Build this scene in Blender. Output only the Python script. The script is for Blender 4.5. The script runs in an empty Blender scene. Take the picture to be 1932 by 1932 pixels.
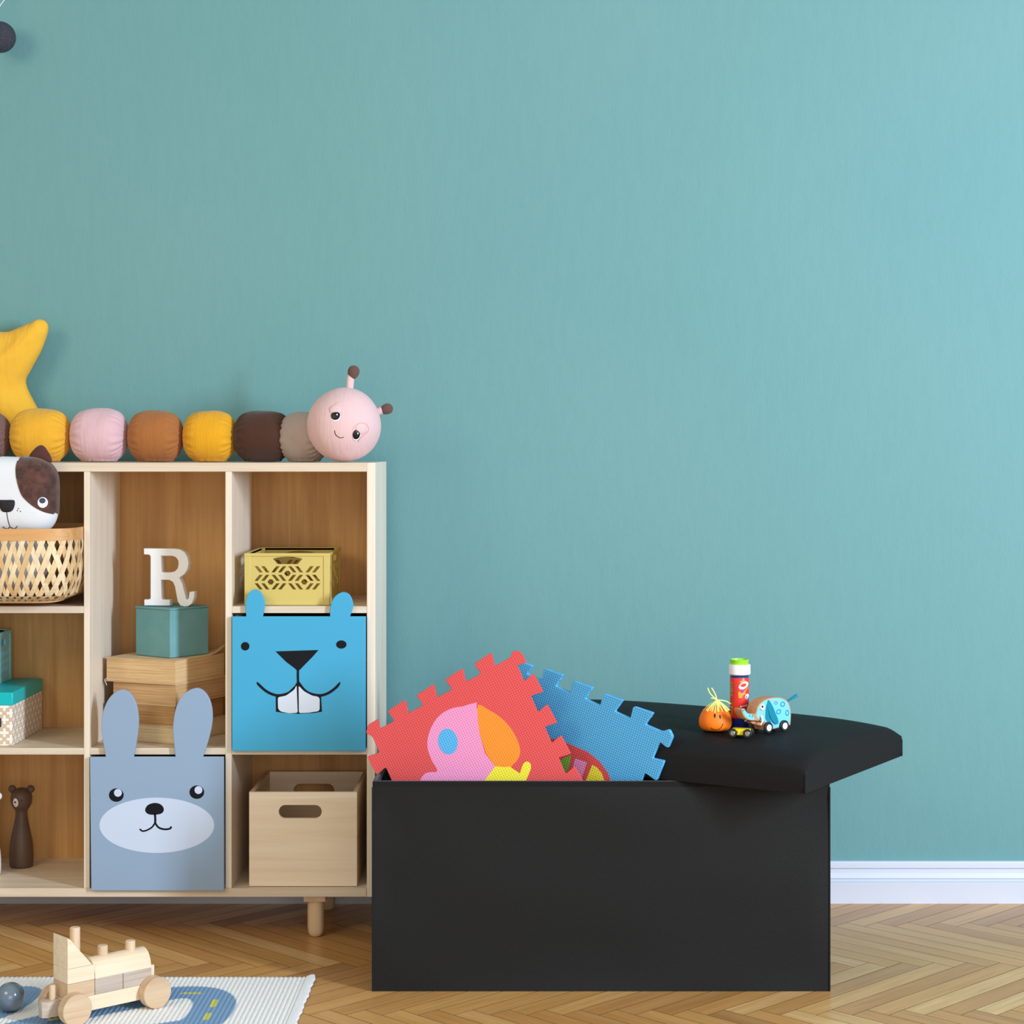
import bpy, bmesh, math, random
import numpy as np
from mathutils import Matrix, Vector, noise

random.seed(7)
SC = bpy.context.scene
COL = SC.collection
PI = math.pi
F, VX, VY, H = 3640.0, 1008.0, 837.0, 1.116      # focal length (px), vanishing point, eye height
WALL = 4.70                                       # distance of the back wall


# ------------------------------------------------------------------ measuring helpers
def P(px, py, d):
    return Vector(((px - VX) * d / F, d, H - (py - VY) * d / F))


def X(px, d):
    return (px - VX) * d / F


def Z(py, d):
    return H - (py - VY) * d / F


def lin(c):
    out = []
    for v in c:
        v = v / 255.0
        out.append(v / 12.92 if v <= 0.04045 else ((v + 0.055) / 1.055) ** 2.4)
    return (out[0], out[1], out[2], 1.0)


# ------------------------------------------------------------------ materials
class NT:
    def __init__(self, name):
        self.m = bpy.data.materials.new(name)
        self.m.use_nodes = True
        self.t = self.m.node_tree
        self.b = self.t.nodes['Principled BSDF']

    def n(self, typ, **kw):
        nd = self.t.nodes.new(typ)
        for k, v in kw.items():
            setattr(nd, k, v)
        return nd

    def l(self, a, b):
        self.t.links.new(a, b)

    def val(self, op, a, b=None):
        nd = self.n('ShaderNodeMath', operation=op)
        for i, v in enumerate((a, b)):
            if v is None:
                continue
            if isinstance(v, (int, float)):
                nd.inputs[i].default_value = v
            else:
                self.l(v, nd.inputs[i])
        return nd.outputs[0]

    def mix(self, fac, a, b, blend='MIX'):
        nd = self.n('ShaderNodeMix', data_type='RGBA', blend_type=blend)
        for i, v in ((0, fac), (6, a), (7, b)):
            if isinstance(v, (int, float)):
                nd.inputs[i].default_value = v
            elif isinstance(v, tuple):
                nd.inputs[i].default_value = v
            else:
                self.l(v, nd.inputs[i])
        return nd.outputs[2]

    def coords(self, kind='Object', scale=(1, 1, 1), rot=(0, 0, 0)):
        tc = self.n('ShaderNodeTexCoord')
        mp = self.n('ShaderNodeMapping')
        mp.inputs['Scale'].default_value = scale
        mp.inputs['Rotation'].default_value = rot
        self.l(tc.outputs[kind], mp.inputs[0])
        return mp.outputs[0]

    def noise(self, vec, scale, detail=3, rough=0.5, dist=0.0):
        nd = self.n('ShaderNodeTexNoise')
        nd.inputs['Scale'].default_value = scale
        nd.inputs['Detail'].default_value = detail
        nd.inputs['Roughness'].default_value = rough
        nd.inputs['Distortion'].default_value = dist
        if vec is not None:
            self.l(vec, nd.inputs['Vector'])
        return nd.outputs['Fac']

    def ramp(self, fac, stops):
        nd = self.n('ShaderNodeValToRGB')
        el = nd.color_ramp.elements
        while len(el) < len(stops):
            el.new(0.5)
        for e, (p, c) in zip(el, stops):
            e.position = p
            e.color = c
        self.l(fac, nd.inputs[0])
        return nd.outputs[0]

    def bump(self, h, strength=0.2, dist=0.002):
        nd = self.n('ShaderNodeBump')
        nd.inputs['Strength'].default_value = strength
        nd.inputs['Distance'].default_value = dist
        self.l(h, nd.inputs['Height'])
        self.l(nd.outputs[0], self.b.inputs['Normal'])

    def base(self, c):
        if isinstance(c, tuple):
            self.b.inputs['Base Color'].default_value = c
        else:
            self.l(c, self.b.inputs['Base Color'])


def plain(name, col, rough=0.5, spec=0.5, nscale=0, nstr=0.0, var=0.0, metal=0.0, coat=0.0, sheen=0.0):
    t = NT(name)
    c = lin(col)
    if var:
        v = t.coords()
        f = t.noise(v, 14, 3)
        d = tuple(x * (1 - var) for x in c[:3]) + (1,)
        u = tuple(min(1, x * (1 + var)) for x in c[:3]) + (1,)
        t.base(t.ramp(f, [(0.3, d), (0.7, u)]))
    else:
        t.base(c)
    t.b.inputs['Roughness'].default_value = rough
    t.b.inputs['Specular IOR Level'].default_value = spec
    t.b.inputs['Metallic'].default_value = metal
    t.b.inputs['Coat Weight'].default_value = coat
    t.b.inputs['Sheen Weight'].default_value = sheen
    if nscale:
        t.bump(t.noise(t.coords(), nscale, 2), nstr, 0.002)
    return t.m


def wood(name, c1, c2, axis, rough=0.5, dens=1.0, streak=None, spec=0.4):
    """grain runs along axis (0 x, 1 y, 2 z)"""
    t = NT(name)
    s = [42 * dens] * 3
    s[axis] = 1.6 * dens
    v = t.coords('Object', tuple(s))
    f = t.noise(v, 1.0, 5, 0.62, 0.6)
    col = t.ramp(f, [(0.28, lin(c2)), (0.62, lin(c1))])
    s2 = [7 * dens] * 3
    s2[axis] = 0.5
    f2 = t.noise(t.coords('Object', tuple(s2)), 1.0, 3, 0.5, 0.8)
    col = t.mix(t.ramp(f2, [(0.35, (0.0, 0.0, 0.0, 1)), (0.7, (0.45, 0.45, 0.45, 1))]), col, lin(streak or c2))
    t.base(col)
    t.b.inputs['Roughness'].default_value = rough
    t.b.inputs['Specular IOR Level'].default_value = spec
    t.bump(f, 0.12, 0.001)
    return t.m


def fabric(name, col, var=0.06, rough=0.9, weave=900, wrinkle=0.0):
    t = NT(name)
    c = lin(col)
    f = t.noise(t.coords(), weave, 2)
    d = tuple(x * (1 - var) for x in c[:3]) + (1,)
    u = tuple(min(1, x * (1 + var)) for x in c[:3]) + (1,)
    t.base(t.ramp(f, [(0.3, d), (0.7, u)]))
    t.b.inputs['Roughness'].default_value = rough
    t.b.inputs['Specular IOR Level'].default_value = 0.2
    t.b.inputs['Sheen Weight'].default_value = 0.15
    h = f
    if wrinkle:
        w = t.noise(t.coords('Object', (70, 18, 9)), 1.0, 4, 0.6, 0.8)
        h = t.val('ADD', t.val('MULTIPLY', w, 5.0), f)
    t.bump(h, 0.25 + wrinkle, 0.0012)
    return t.m


M = {}
# wall paint: brushed, vertical roller streaks
t = NT('teal_wall_paint')
va = t.coords('Object', (60, 1, 14))
vb = t.coords('Object', (1.1, 1, 0.9))
fa = t.noise(va, 1.0, 4, 0.55, 0.3)
fb = t.noise(vb, 1.0, 2)
c = t.ramp(fb, [(0.3, lin((104, 152, 154))), (0.7, lin((110, 155, 155)))])
c = t.mix(0.05, c, t.ramp(fa, [(0.35, lin((88, 148, 158))), (0.65, lin((128, 182, 186)))]))
t.base(c)
t.b.inputs['Roughness'].default_value = 0.62
t.b.inputs['Specular IOR Level'].default_value = 0.3
t.bump(t.val('ADD', fa, t.noise(t.coords('Object', (240, 1, 90)), 1.0, 3)), 0.22, 0.0018)
M['wall'] = t.m
M['white_gloss'] = plain('white_gloss_paint', (212, 216, 228), 0.35, 0.5)

# parquet
t = NT('oak_parquet')
uv = t.n('ShaderNodeUVMap')
at = t.n('ShaderNodeAttribute', attribute_name='tone')
mp = t.n('ShaderNodeMapping')
mp.inputs['Scale'].default_value = (5, 85, 1)
t.l(uv.outputs[0], mp.inputs[0])
g = t.noise(mp.outputs[0], 1.0, 5, 0.6, 0.7)
mp2 = t.n('ShaderNodeMapping')
mp2.inputs['Scale'].default_value = (2.5, 22, 1)
t.l(uv.outputs[0], mp2.inputs[0])
g2 = t.noise(mp2.outputs[0], 1.0, 3, 0.5, 1.2)
tone = t.ramp(at.outputs['Fac'], [(0.0, lin((176, 124, 70))), (0.35, lin((202, 146, 80))), (0.7, lin((216, 164, 95))), (1.0, lin((232, 190, 128)))])
c = t.mix(t.ramp(g, [(0.3, (0.5, 0.5, 0.5, 1)), (0.66, (0, 0, 0, 1))]), tone, lin((158, 106, 56)))
c = t.mix(t.ramp(g2, [(0.4, (0.0, 0.0, 0.0, 1)), (0.75, (0.3, 0.3, 0.3, 1))]), c, lin((214, 176, 124)))
t.base(c)
t.b.inputs['Roughness'].default_value = 0.3
t.b.inputs['Specular IOR Level'].default_value = 0.32
t.bump(g, 0.06, 0.001)
M['parquet'] = t.m
M['floor_gap'] = plain('dark_floor_joint', (48, 28, 16), 0.8)

M['birch_v'] = wood('pale_birch_upright', (244, 230, 212), (224, 206, 184), 2)
M['birch_h'] = wood('pale_birch_board', (228, 212, 190), (206, 184, 158), 0)
M['birch_y'] = wood('pale_birch_leg', (228, 200, 164), (210, 178, 140), 2)
M['ply'] = wood('brown_plywood_back', (222, 172, 110), (190, 136, 76), 2, 0.55, 0.8, (160, 108, 54))
M['crate_wood'] = wood('pine_crate_wood', (252, 234, 210), (238, 214, 184), 0, 0.6, 1.0, (222, 190, 152))
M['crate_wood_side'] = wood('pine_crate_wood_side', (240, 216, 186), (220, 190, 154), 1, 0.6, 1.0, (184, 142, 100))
M['toy_light'] = wood('light_maple_block', (240, 220, 190), (228, 202, 168), 0, 0.5, 1.6)
M['toy_tan'] = wood('tan_maple_block', (222, 192, 158), (198, 164, 128), 0, 0.5, 2.0, (186, 150, 116))
M['toy_grey'] = wood('greyish_maple_block', (212, 194, 178), (178, 158, 142), 0, 0.5, 2.2, (160, 140, 124))
M['toy_peg'] = wood('maple_peg', (230, 200, 168), (208, 176, 142), 2, 0.5, 2.0)
M['bamboo'] = None
t = NT('bamboo_strip')
at = t.n('ShaderNodeAttribute', attribute_name='tone')
c = t.ramp(at.outputs['Fac'], [(0.0, lin((216, 172, 116))), (0.5, lin((232, 202, 156))), (1.0, lin((240, 220, 184)))])
g = t.noise(t.coords('Object', (120, 120, 60)), 1.0, 3)
t.base(t.mix(t.ramp(g, [(0.3, (0.25, 0.25, 0.25, 1)), (0.6, (0, 0, 0, 1))]), c, lin((190, 146, 92))))
t.b.inputs['Roughness'].default_value = 0.5
M['bamboo'] = t.m
M['rim_wood'] = wood('basket_hoop_wood', (226, 174, 116), (196, 140, 84), 0, 0.45, 1.0)

M['mustard'] = fabric('mustard_cotton', (230, 170, 48), wrinkle=0.2)
M['mustard_deep'] = fabric('deep_mustard_cotton', (226, 162, 30), wrinkle=0.2)
M['star_yellow'] = fabric('yellow_cotton', (238, 182, 58), wrinkle=0.25)
M['dusty_pink'] = fabric('dusty_pink_cotton', (218, 178, 184), wrinkle=0.2)
M['blush'] = fabric('blush_cotton', (228, 190, 190), 0.05, wrinkle=0.05)
M['caramel'] = fabric('caramel_cotton', (166, 104, 54), wrinkle=0.2)
M['mauve_brown'] = fabric('mauve_brown_cotton', (120, 90, 84), wrinkle=0.2)
M['dark_brown'] = fabric('dark_brown_cotton', (74, 46, 34), wrinkle=0.15)
M['taupe'] = fabric('taupe_cotton', (176, 156, 146), wrinkle=0.15)
M['antenna_brown'] = fabric('antenna_brown_cotton', (104, 76, 68))
M['black'] = plain('black_paint', (10, 10, 14), 0.4, 0.35)
M['black_thread'] = plain('black_thread', (30, 24, 28), 0.8)
M['white'] = plain('white_paint', (240, 240, 244), 0.4)
M['pink_thread'] = plain('rose_thread', (196, 140, 136), 0.8)
M['plush_white'] = fabric('white_plush', (226, 228, 234), 0.03, weave=500)
t = NT('brown_plush')
f = t.noise(t.coords('Object', (38, 38, 38)), 1.0, 4, 0.65)
t.base(t.ramp(f, [(0.35, lin((44, 20, 14))), (0.65, lin((98, 56, 44)))]))
t.b.inputs['Roughness'].default_value = 0.8
t.b.inputs['Sheen Weight'].default_value = 0.4
t.bump(t.noise(t.coords(), 600, 2), 0.4, 0.002)
M['plush_brown'] = t.m
M['plush_dark'] = fabric('brown_plush_edge', (84, 50, 42), 0.1, weave=500)
M['navy'] = plain('navy_thread', (44, 52, 84), 0.6)

M['bin_blue'] = plain('sky_blue_lacquer', (64, 166, 206), 0.45, 0.4)
M['bin_grey'] = plain('blue_grey_lacquer', (144, 166, 192), 0.45, 0.4)
M['bin_box_blue'] = fabric('dark_bin_cloth', (40, 44, 50))
M['muzzle_pale'] = plain('pale_blue_paint', (200, 212, 234), 0.45, 0.4)
M['tooth'] = plain('tooth_white_paint', (214, 222, 236), 0.45, 0.4)
M['ink'] = plain('ink_black_paint', (12, 14, 24), 0.5, 0.2)
M['crate_yellow'] = plain('straw_yellow_plastic', (208, 186, 104), 0.4, 0.5)
M['crate_teal'] = plain('teal_blue_plastic', (144, 218, 234), 0.4, 0.5)
M['velvet_teal'] = plain('teal_velour_paper', (112, 162, 168), 0.9, 0.2, 500, 0.4, 0.08)
M['letter'] = plain('white_satin_letter', (238, 238, 242), 0.4)
M['lid_teal'] = plain('turquoise_card', (0, 186, 190), 0.4, 0.4)
M['tag_dark'] = plain('dark_tag', (60, 52, 52), 0.5, metal=0.4)

# books
def pages(name, dark, light, stain):
    t = NT(name)
    f = t.noise(t.coords('Object', (4, 4, 420)), 1.0, 3, 0.6)
    f2 = t.noise(t.coords('Object', (9, 9, 14)), 1.0, 3)
    c = t.ramp(f, [(0.3, lin(dark)), (0.62, lin(light))])
    t.base(t.mix(t.ramp(f2, [(0.4, (0, 0, 0, 1)), (0.75, (0.4, 0.4, 0.4, 1))]), c, lin(stain)))
    t.b.inputs['Roughness'].default_value = 0.85
    t.bump(f, 0.5, 0.0015)
    return t.m


M['pages_0'] = pages('pale_page_edges', (206, 176, 130), (238, 216, 176), (204, 172, 124))
M['pages_1'] = pages('stained_page_edges', (160, 112, 62), (206, 162, 106), (128, 80, 34))
M['pages_2'] = pages('tan_page_edges', (184, 138, 90), (222, 182, 134), (176, 124, 74))
M['pages_3'] = pages('yellowed_page_edges', (194, 152, 100), (236, 202, 152), (196, 148, 96))
M['cover'] = plain('aged_paper_cover', (216, 186, 146), 0.8, 0.2, 60, 0.3, 0.08)

# patterned box: beige card with staggered white blossoms
t = NT('beige_blossom_card')
tc = t.n('ShaderNodeTexCoord')
sp = t.n('ShaderNodeSeparateXYZ')
t.l(tc.outputs['Object'], sp.inputs[0])
masks = []
for off in (0.0, 0.5):
    u = t.val('SUBTRACT', t.val('FRACT', t.val('ADD', t.val('MULTIPLY', t.val('ADD', sp.outputs[0], sp.outputs[1]), 34.0), 10 + off)), 0.5)
    w = t.val('SUBTRACT', t.val('FRACT', t.val('ADD', t.val('MULTIPLY', sp.outputs[2], 34.0), 10 + off)), 0.5)
    au, aw = t.val('ABSOLUTE', u), t.val('ABSOLUTE', w)
    lo, hi = t.val('MINIMUM', au, aw), t.val('MAXIMUM', au, aw)
    masks.append(t.val('MULTIPLY', t.val('LESS_THAN', lo, 0.10), t.val('LESS_THAN', hi, 0.33)))
mk = t.val('MAXIMUM', masks[0], masks[1])
t.base(t.mix(mk, lin((214, 188, 160)), lin((246, 240, 234))))
t.b.inputs['Roughness'].default_value = 0.7
M['blossom'] = t.m

M['figure_brown'] = plain('brown_stained_wood', (92, 70, 58), 0.45, 0.4, 0, 0, 0.06)
M['figure_white'] = plain('white_stained_wood', (226, 222, 218), 0.45, 0.4)
M['figure_muzzle'] = plain('cream_paint', (232, 222, 212), 0.5)


# leather
def leather(name, col, rough, sc=620, spec=0.45):
    t = NT(name)
    v = t.n('ShaderNodeTexVoronoi', feature='DISTANCE_TO_EDGE')
    v.inputs['Scale'].default_value = sc
    t.l(t.coords('Object'), v.inputs['Vector'])
    t.base(lin(col))
    f = t.noise(t.coords('Object'), sc * 0.35, 3)
    t.b.inputs['Roughness'].default_value = rough
    t.b.inputs['Specular IOR Level'].default_value = spec
    t.bump(t.val('ADD', t.val('MINIMUM', v.outputs['Distance'], 0.25), t.val('MULTIPLY', f, 0.6)), 0.4, 0.0016)
    return t.m


M['leather'] = leather('black_faux_leather', (29, 29, 29), 0.55, spec=0.16)
M['leather_lid'] = leather('black_faux_leather_seat', (36, 35, 35), 0.48, spec=0.024)
M['binding'] = fabric('black_binding_tape', (22, 20, 21), 0.1)


def foam(name, col, dark=0.80):
    t = NT(name)
    tc = t.n('ShaderNodeTexCoord')
    sp = t.n('ShaderNodeSeparateXYZ')
    t.l(tc.outputs['Object'], sp.inputs[0])
    k = 2 * PI / 0.0050
    a = t.val('SINE', t.val('MULTIPLY', sp.outputs[0], k))
    b = t.val('SINE', t.val('MULTIPLY', sp.outputs[1], k))
    h = t.val('MAXIMUM', a, b)
    c = lin(col)
    d = tuple(x * dark for x in c[:3]) + (1,)
    f = t.val('MULTIPLY', t.val('ADD', h, 1.0), 0.5)
    t.base(t.ramp(f, [(0.45, d), (0.85, c)]))
    t.b.inputs['Roughness'].default_value = 0.75
    t.b.inputs['Specular IOR Level'].default_value = 0.3
    t.bump(f, 0.5, 0.0012)
    return t.m


M['foam_red'] = foam('red_foam', (226, 84, 84), 0.72)
M['foam_blue'] = foam('blue_foam', (90, 180, 236), 0.72)
M['foam_pink'] = foam('pink_foam', (240, 150, 196), 0.8)
M['foam_orange'] = foam('orange_foam', (255, 146, 48), 0.82)
M['foam_yellow'] = foam('yellow_foam', (242, 226, 62), 0.82)
M['foam_green'] = foam('green_foam', (118, 180, 64), 0.75)

M['smiley'] = plain('orange_rubber', (255, 124, 14), 0.55, 0.4)
M['yarn'] = plain('pale_yellow_yarn', (232, 234, 140), 0.9, 0.2)
M['bottle_blue'] = plain('deep_blue_plastic', (36, 48, 128), 0.3)
M['bottle_red'] = plain('red_label', (222, 44, 36), 0.35)
M['cap_white'] = plain('white_plastic', (238, 236, 240), 0.35)
M['cap_green'] = plain('lime_plastic', (152, 220, 44), 0.35)
M['label_orange'] = plain('label_orange_ink', (250, 160, 40), 0.4)
M['label_purple'] = plain('label_purple_ink', (168, 44, 140), 0.4)
M['label_green'] = plain('label_green_ink', (126, 160, 50), 0.4)
M['label_pale'] = plain('label_pale_ink', (244, 214, 208), 0.4)
M['label_blue'] = plain('label_blue_ink', (80, 160, 214), 0.4)
M['car_yellow'] = plain('yellow_lacquer', (248, 222, 12), 0.35)
M['tyre'] = plain('black_rubber', (26, 26, 26), 0.5)
M['hub'] = plain('steel_hub', (176, 172, 164), 0.3, metal=0.9)
M['hub_white'] = plain('white_hubcap', (236, 236, 240), 0.4)
M['eleph_wood'] = wood('beech_elephant_wood', (206, 150, 108), (176, 118, 78), 0, 0.5, 2.4)
t = NT('sky_blue_print')
f = t.noise(t.coords('Object', (95, 95, 95)), 1.0, 4, 0.7)
t.base(t.ramp(f, [(0.34, lin((196, 156, 130))), (0.42, lin((112, 202, 234)))]))
t.b.inputs['Roughness'].default_value = 0.55
M['eleph_blue'] = t.m
M['felt_teal'] = fabric('teal_felt', (18, 128, 152), 0.12)
M['felt_dark'] = plain('ring_blue_ink', (24, 128, 188), 0.6)
M['ball_grey'] = plain('slate_grey_enamel', (104, 118, 132), 0.18, 0.6, coat=0.5)
M['cord_white'] = plain('white_cord', (228, 238, 232), 0.7)
t = NT('charcoal_yarn_ball')
f = t.noise(t.coords('Object', (150, 150, 420)), 1.0, 4, 0.7, 2.0)
t.base(t.ramp(f, [(0.3, lin((26, 28, 38))), (0.7, lin((76, 76, 92)))]))
t.b.inputs['Roughness'].default_value = 0.7
t.bump(f, 0.7, 0.003)
M['yarn_ball'] = t.m


# ------------------------------------------------------------------ object helpers
def world(o):
    m = o.matrix_basis.copy()
    while o.parent is not None:
        o = o.parent
        m = o.matrix_basis @ m
    return m


def tag(o, label=None, cat=None, group=None, kind=None):
    if label:
        o['label'] = label
    if cat:
        o['category'] = cat
    if group:
        o['group'] = group
    if kind:
        o['kind'] = kind
    return o


def thing(name, label, cat, loc=(0, 0, 0), rotz=0.0, group=None):
    o = bpy.data.objects.new(name, None)
    o.empty_display_size = 0.05
    COL.objects.link(o)
    o.location = loc
    o.rotation_euler = (0, 0, rotz)
    o.matrix_basis = Matrix.Translation(Vector(loc)) @ Matrix.Rotation(rotz, 4, 'Z')
    return tag(o, label, cat, group)


def link_mesh(name, me, mat, parent=None, local=False, smooth=True, bevel=0.0, segs=2, subsurf=0, angle=40):
    """me is in world coordinates (local=False) or in the parent's frame (local=True)"""
    o = bpy.data.objects.new(name, me)
    COL.objects.link(o)
    if parent is not None:
        o.parent = parent
        if not local:
            me.transform(world(parent).inverted())
    mats = mat if isinstance(mat, (list, tuple)) else [mat]
    for m in mats:
        me.materials.append(M[m] if isinstance(m, str) else m)
    if bevel:
        b = o.modifiers.new('bevel', 'BEVEL')
        b.width = bevel
        b.segments = segs
        b.limit_method = 'ANGLE'
        b.angle_limit = math.radians(30)
    if subsurf:
        s = o.modifiers.new('subd', 'SUBSURF')
        s.levels = s.render_levels = subsurf
    if smooth:
        me.polygons.foreach_set('use_smooth', [True] * len(me.polygons))
        if not subsurf:
            try:
                me.set_sharp_from_angle(angle=math.radians(angle))
            except Exception:
                pass
    me.update()
    return o


def obj(name, bm, mat, parent=None, **kw):
    me = bpy.data.meshes.new(name)
    bmesh.ops.recalc_face_normals(bm, faces=bm.faces[:])
    bm.to_mesh(me)
    bm.free()
    return link_mesh(name, me, mat, parent, **kw)


def box(bm, x0, x1, y0, y1, z0, z1, mtx=None):
    vs = [bm.verts.new((x, y, z)) for x in (x0, x1) for y in (y0, y1) for z in (z0, z1)]
    if mtx is not None:
        for v in vs:
            v.co = mtx @ v.co
    for f in ((0, 1, 3, 2), (4, 6, 7, 5), (0, 4, 5, 1), (2, 3, 7, 6), (0, 2, 6, 4), (1, 5, 7, 3)):
        bm.faces.new([vs[i] for i in f])
    return bm


def boxm(*a, mtx=None):
    return box(bmesh.new(), *a, mtx=mtx)


def lathe(bm, prof, segs=32, mtx=None, axis='Z', wob=None):
    """prof: list of (radius, height)"""
    rings = []
    for k, (r, h) in enumerate(prof):
        ring = []
        for i in range(segs):
            a = 2 * PI * i / segs
            rr = r * (wob(a, k / (len(prof) - 1)) if wob else 1)
            co = Vector((rr * math.cos(a), rr * math.sin(a), h))
            if axis == 'X':
                co = Vector((co.z, co.x, co.y))
            if axis == 'Y':
                co = Vector((co.x, co.z, co.y))
            ring.append(bm.verts.new(mtx @ co if mtx is not None else co))
        rings.append(ring)
    for a, b in zip(rings, rings[1:]):
        for i in range(segs):
            j = (i + 1) % segs
            bm.faces.new((a[i], a[j], b[j], b[i]))
    bm.faces.new(rings[0])
    bm.faces.new(rings[-1])
    return bm


def ball(bm, c, r, mtx=None, seg=24, rings=16):
    sc = Matrix.Diagonal((r[0], r[1], r[2], 1)) if isinstance(r, tuple) else Matrix.Diagonal((r, r, r, 1))
    m = Matrix.Translation(Vector(c)) @ (mtx if mtx is not None else Matrix()) @ sc
    bmesh.ops.create_uvsphere(bm, u_segments=seg, v_segments=rings, radius=1.0, matrix=m)
    return bm


def tube(bm, pts, r, segs=8, taper=None):
    pts = [Vector(p) for p in pts]
    rings = []
    up = Vector((0.13, 0.2, 1)).normalized()
    for i, p in enumerate(pts):
        a = pts[max(0, i - 1)]
        b = pts[min(len(pts) - 1, i + 1)]
        d = (b - a).normalized()
        s = d.cross(up)
        if s.length < 1e-4:
            s = d.cross(Vector((1, 0, 0)))
        s.normalize()
        w = s.cross(d)
        rr = r * (taper[i] if taper else 1)
        rings.append([bm.verts.new(p + (s * math.cos(2 * PI * k / segs) + w * math.sin(2 * PI * k / segs)) * rr) for k in range(segs)])
    for a, b in zip(rings, rings[1:]):
        for i in range(segs):
            j = (i + 1) % segs
            bm.faces.new((a[i], a[j], b[j], b[i]))
    bm.faces.new(rings[0])
    bm.faces.new(rings[-1])
    return bm


def spline(pts, n=6, closed=False):
    """Catmull-Rom through points of any dimension"""
    pts = [Vector(p) for p in pts]
    out = []
    N = len(pts)
    rng = range(N) if closed else range(N - 1)
    for i in rng:
        if closed:
            p0, p1, p2, p3 = pts[(i - 1) % N], pts[i], pts[(i + 1) % N], pts[(i + 2) % N]
        else:
            p0, p1, p2, p3 = pts[max(i - 1, 0)], pts[i], pts[i + 1], pts[min(i + 2, N - 1)]
        for k in range(n):
            s = k / n
            out.append(0.5 * ((2 * p1) + (p2 - p0) * s + (2 * p0 - 5 * p1 + 4 * p2 - p3) * s * s + (3 * p1 - p0 - 3 * p2 + p3) * s ** 3))
    if not closed:
        out.append(pts[-1])
    return out


def ell(cx, cy, rx, ry, n=40, rot=0.0):
    c, s = math.cos(rot), math.sin(rot)
    return [(cx + rx * math.cos(2 * PI * i / n) * c - ry * math.sin(2 * PI * i / n) * s,
             cy + rx * math.cos(2 * PI * i / n) * s + ry * math.sin(2 * PI * i / n) * c) for i in range(n)]


def stadium(x0, x1, y0, y1, n=10):
    r = (y1 - y0) / 2
    cy = (y0 + y1) / 2
    a = [(x1 - r + r * math.sin(PI * i / n), cy + r * math.cos(PI * i / n)) for i in range(n + 1)]
    b = [(x0 + r - r * math.sin(PI * i / n), cy - r * math.cos(PI * i / n)) for i in range(n + 1)]
    return a + b


def rounded(pts, r, n=4):
    out = []
    N = len(pts)
    for i in range(N):
        p = Vector(pts[i])
        a = Vector(pts[i - 1]) - p
        b = Vector(pts[(i + 1) % N]) - p
        la, lb = a.length, b.length
        q = min(r, la * 0.45, lb * 0.45)
        p0 = p + a.normalized() * q
        p1 = p + b.normalized() * q
        for k in range(n + 1):
            s = k / n
            out.append(p0 * (1 - s) ** 2 + p * 2 * s * (1 - s) + p1 * s * s)
    return out


def stroke(pts, w, n=6, taper=0.35):
    """closed outline of a brush line of width w"""
    c = spline([(p[0], p[1]) for p in pts], n)
    L, R = [], []
    for i, p in enumerate(c):
        d = (c[min(i + 1, len(c) - 1)] - c[max(i - 1, 0)])
        d.normalize()
        nn = Vector((-d.y, d.x))
        s = i / (len(c) - 1)
        ww = w * 0.5 * (1 - (1 - taper) * max(0, (abs(s - 0.5) - 0.4) / 0.1))
        L.append(p + nn * ww)
        R.append(p - nn * ww)
    return L + R[::-1]


def plate(name, polys, thick, mat, parent=None, mtx=None, bevel=0.0, local=False, smooth=True, split=False):
    """flat shape(s) with holes, of given thickness, standing in its local XY plane (z = 0 is the front of it, body goes to -thick)"""
    cu = bpy.data.curves.new('tmp', 'CURVE')
    cu.dimensions = '2D'
    cu.fill_mode = 'BOTH'
    bv = min(bevel, thick * 0.45)
    cu.extrude = max(thick / 2 - bv, 1e-5)
    cu.bevel_depth = bv
    cu.bevel_resolution = 2
    cu.offset = -bv
    for pts in polys:
        s = cu.splines.new('POLY')
        s.points.add(len(pts) - 1)
        for q, p in zip(s.points, pts):
            q.co = (p[0], p[1], 0, 1)
        s.use_cyclic_u = True
    tmp = bpy.data.objects.new('tmp', cu)
    COL.objects.link(tmp)
    dg = bpy.context.evaluated_depsgraph_get()
    me = bpy.data.meshes.new_from_object(tmp.evaluated_get(dg))
    bpy.data.objects.remove(tmp)
    bpy.data.curves.remove(cu)
    me.materials.clear()
    me.name = name
    me.transform(Matrix.Translation((0, 0, -thick / 2)))
    if mtx is not None:
        me.transform(mtx)
    return link_mesh(name, me, mat, parent, local=local, smooth=smooth, angle=35)


STAND = Matrix(((1, 0, 0, 0), (0, 0, -1, 0), (0, 1, 0, 0), (0, 0, 0, 1)))   # XY plane -> upright, front towards the camera


def upright(name, polys, d, thick, mat, parent, bevel=0.0, **kw):
    """shape given as (x, z) world coordinates, front face at depth d"""
    return plate(name, polys, thick, mat, parent, Matrix.Translation((0, d, 0)) @ STAND, bevel, **kw)


def zoomed(pts, sc, ox, oy, d):
    return [(X(p[0] / sc + ox, d), Z(p[1] / sc + oy, d)) for p in pts]


def ray_local(px, py, mtx):
    """where the sight line of a photo point meets the plane z = 0 of a frame, in that frame"""
    inv = mtx.inverted()
    o = inv @ Vector((0, 0, H))
    q = inv @ P(px, py, 4.0)
    dv = q - o
    s = -o.z / dv.z
    r = o + dv * s
    return (r.x, r.y)


# ================================================================== THE SETTING
bm = bmesh.new()
box(bm, -3.4, 3.4, WALL, WALL + 0.12, -0.05, 2.75)
tag(obj('wall_back', bm, 'wall', smooth=False), 'teal painted plaster wall behind the shelf and the black storage box', 'wall', kind='structure')

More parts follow.
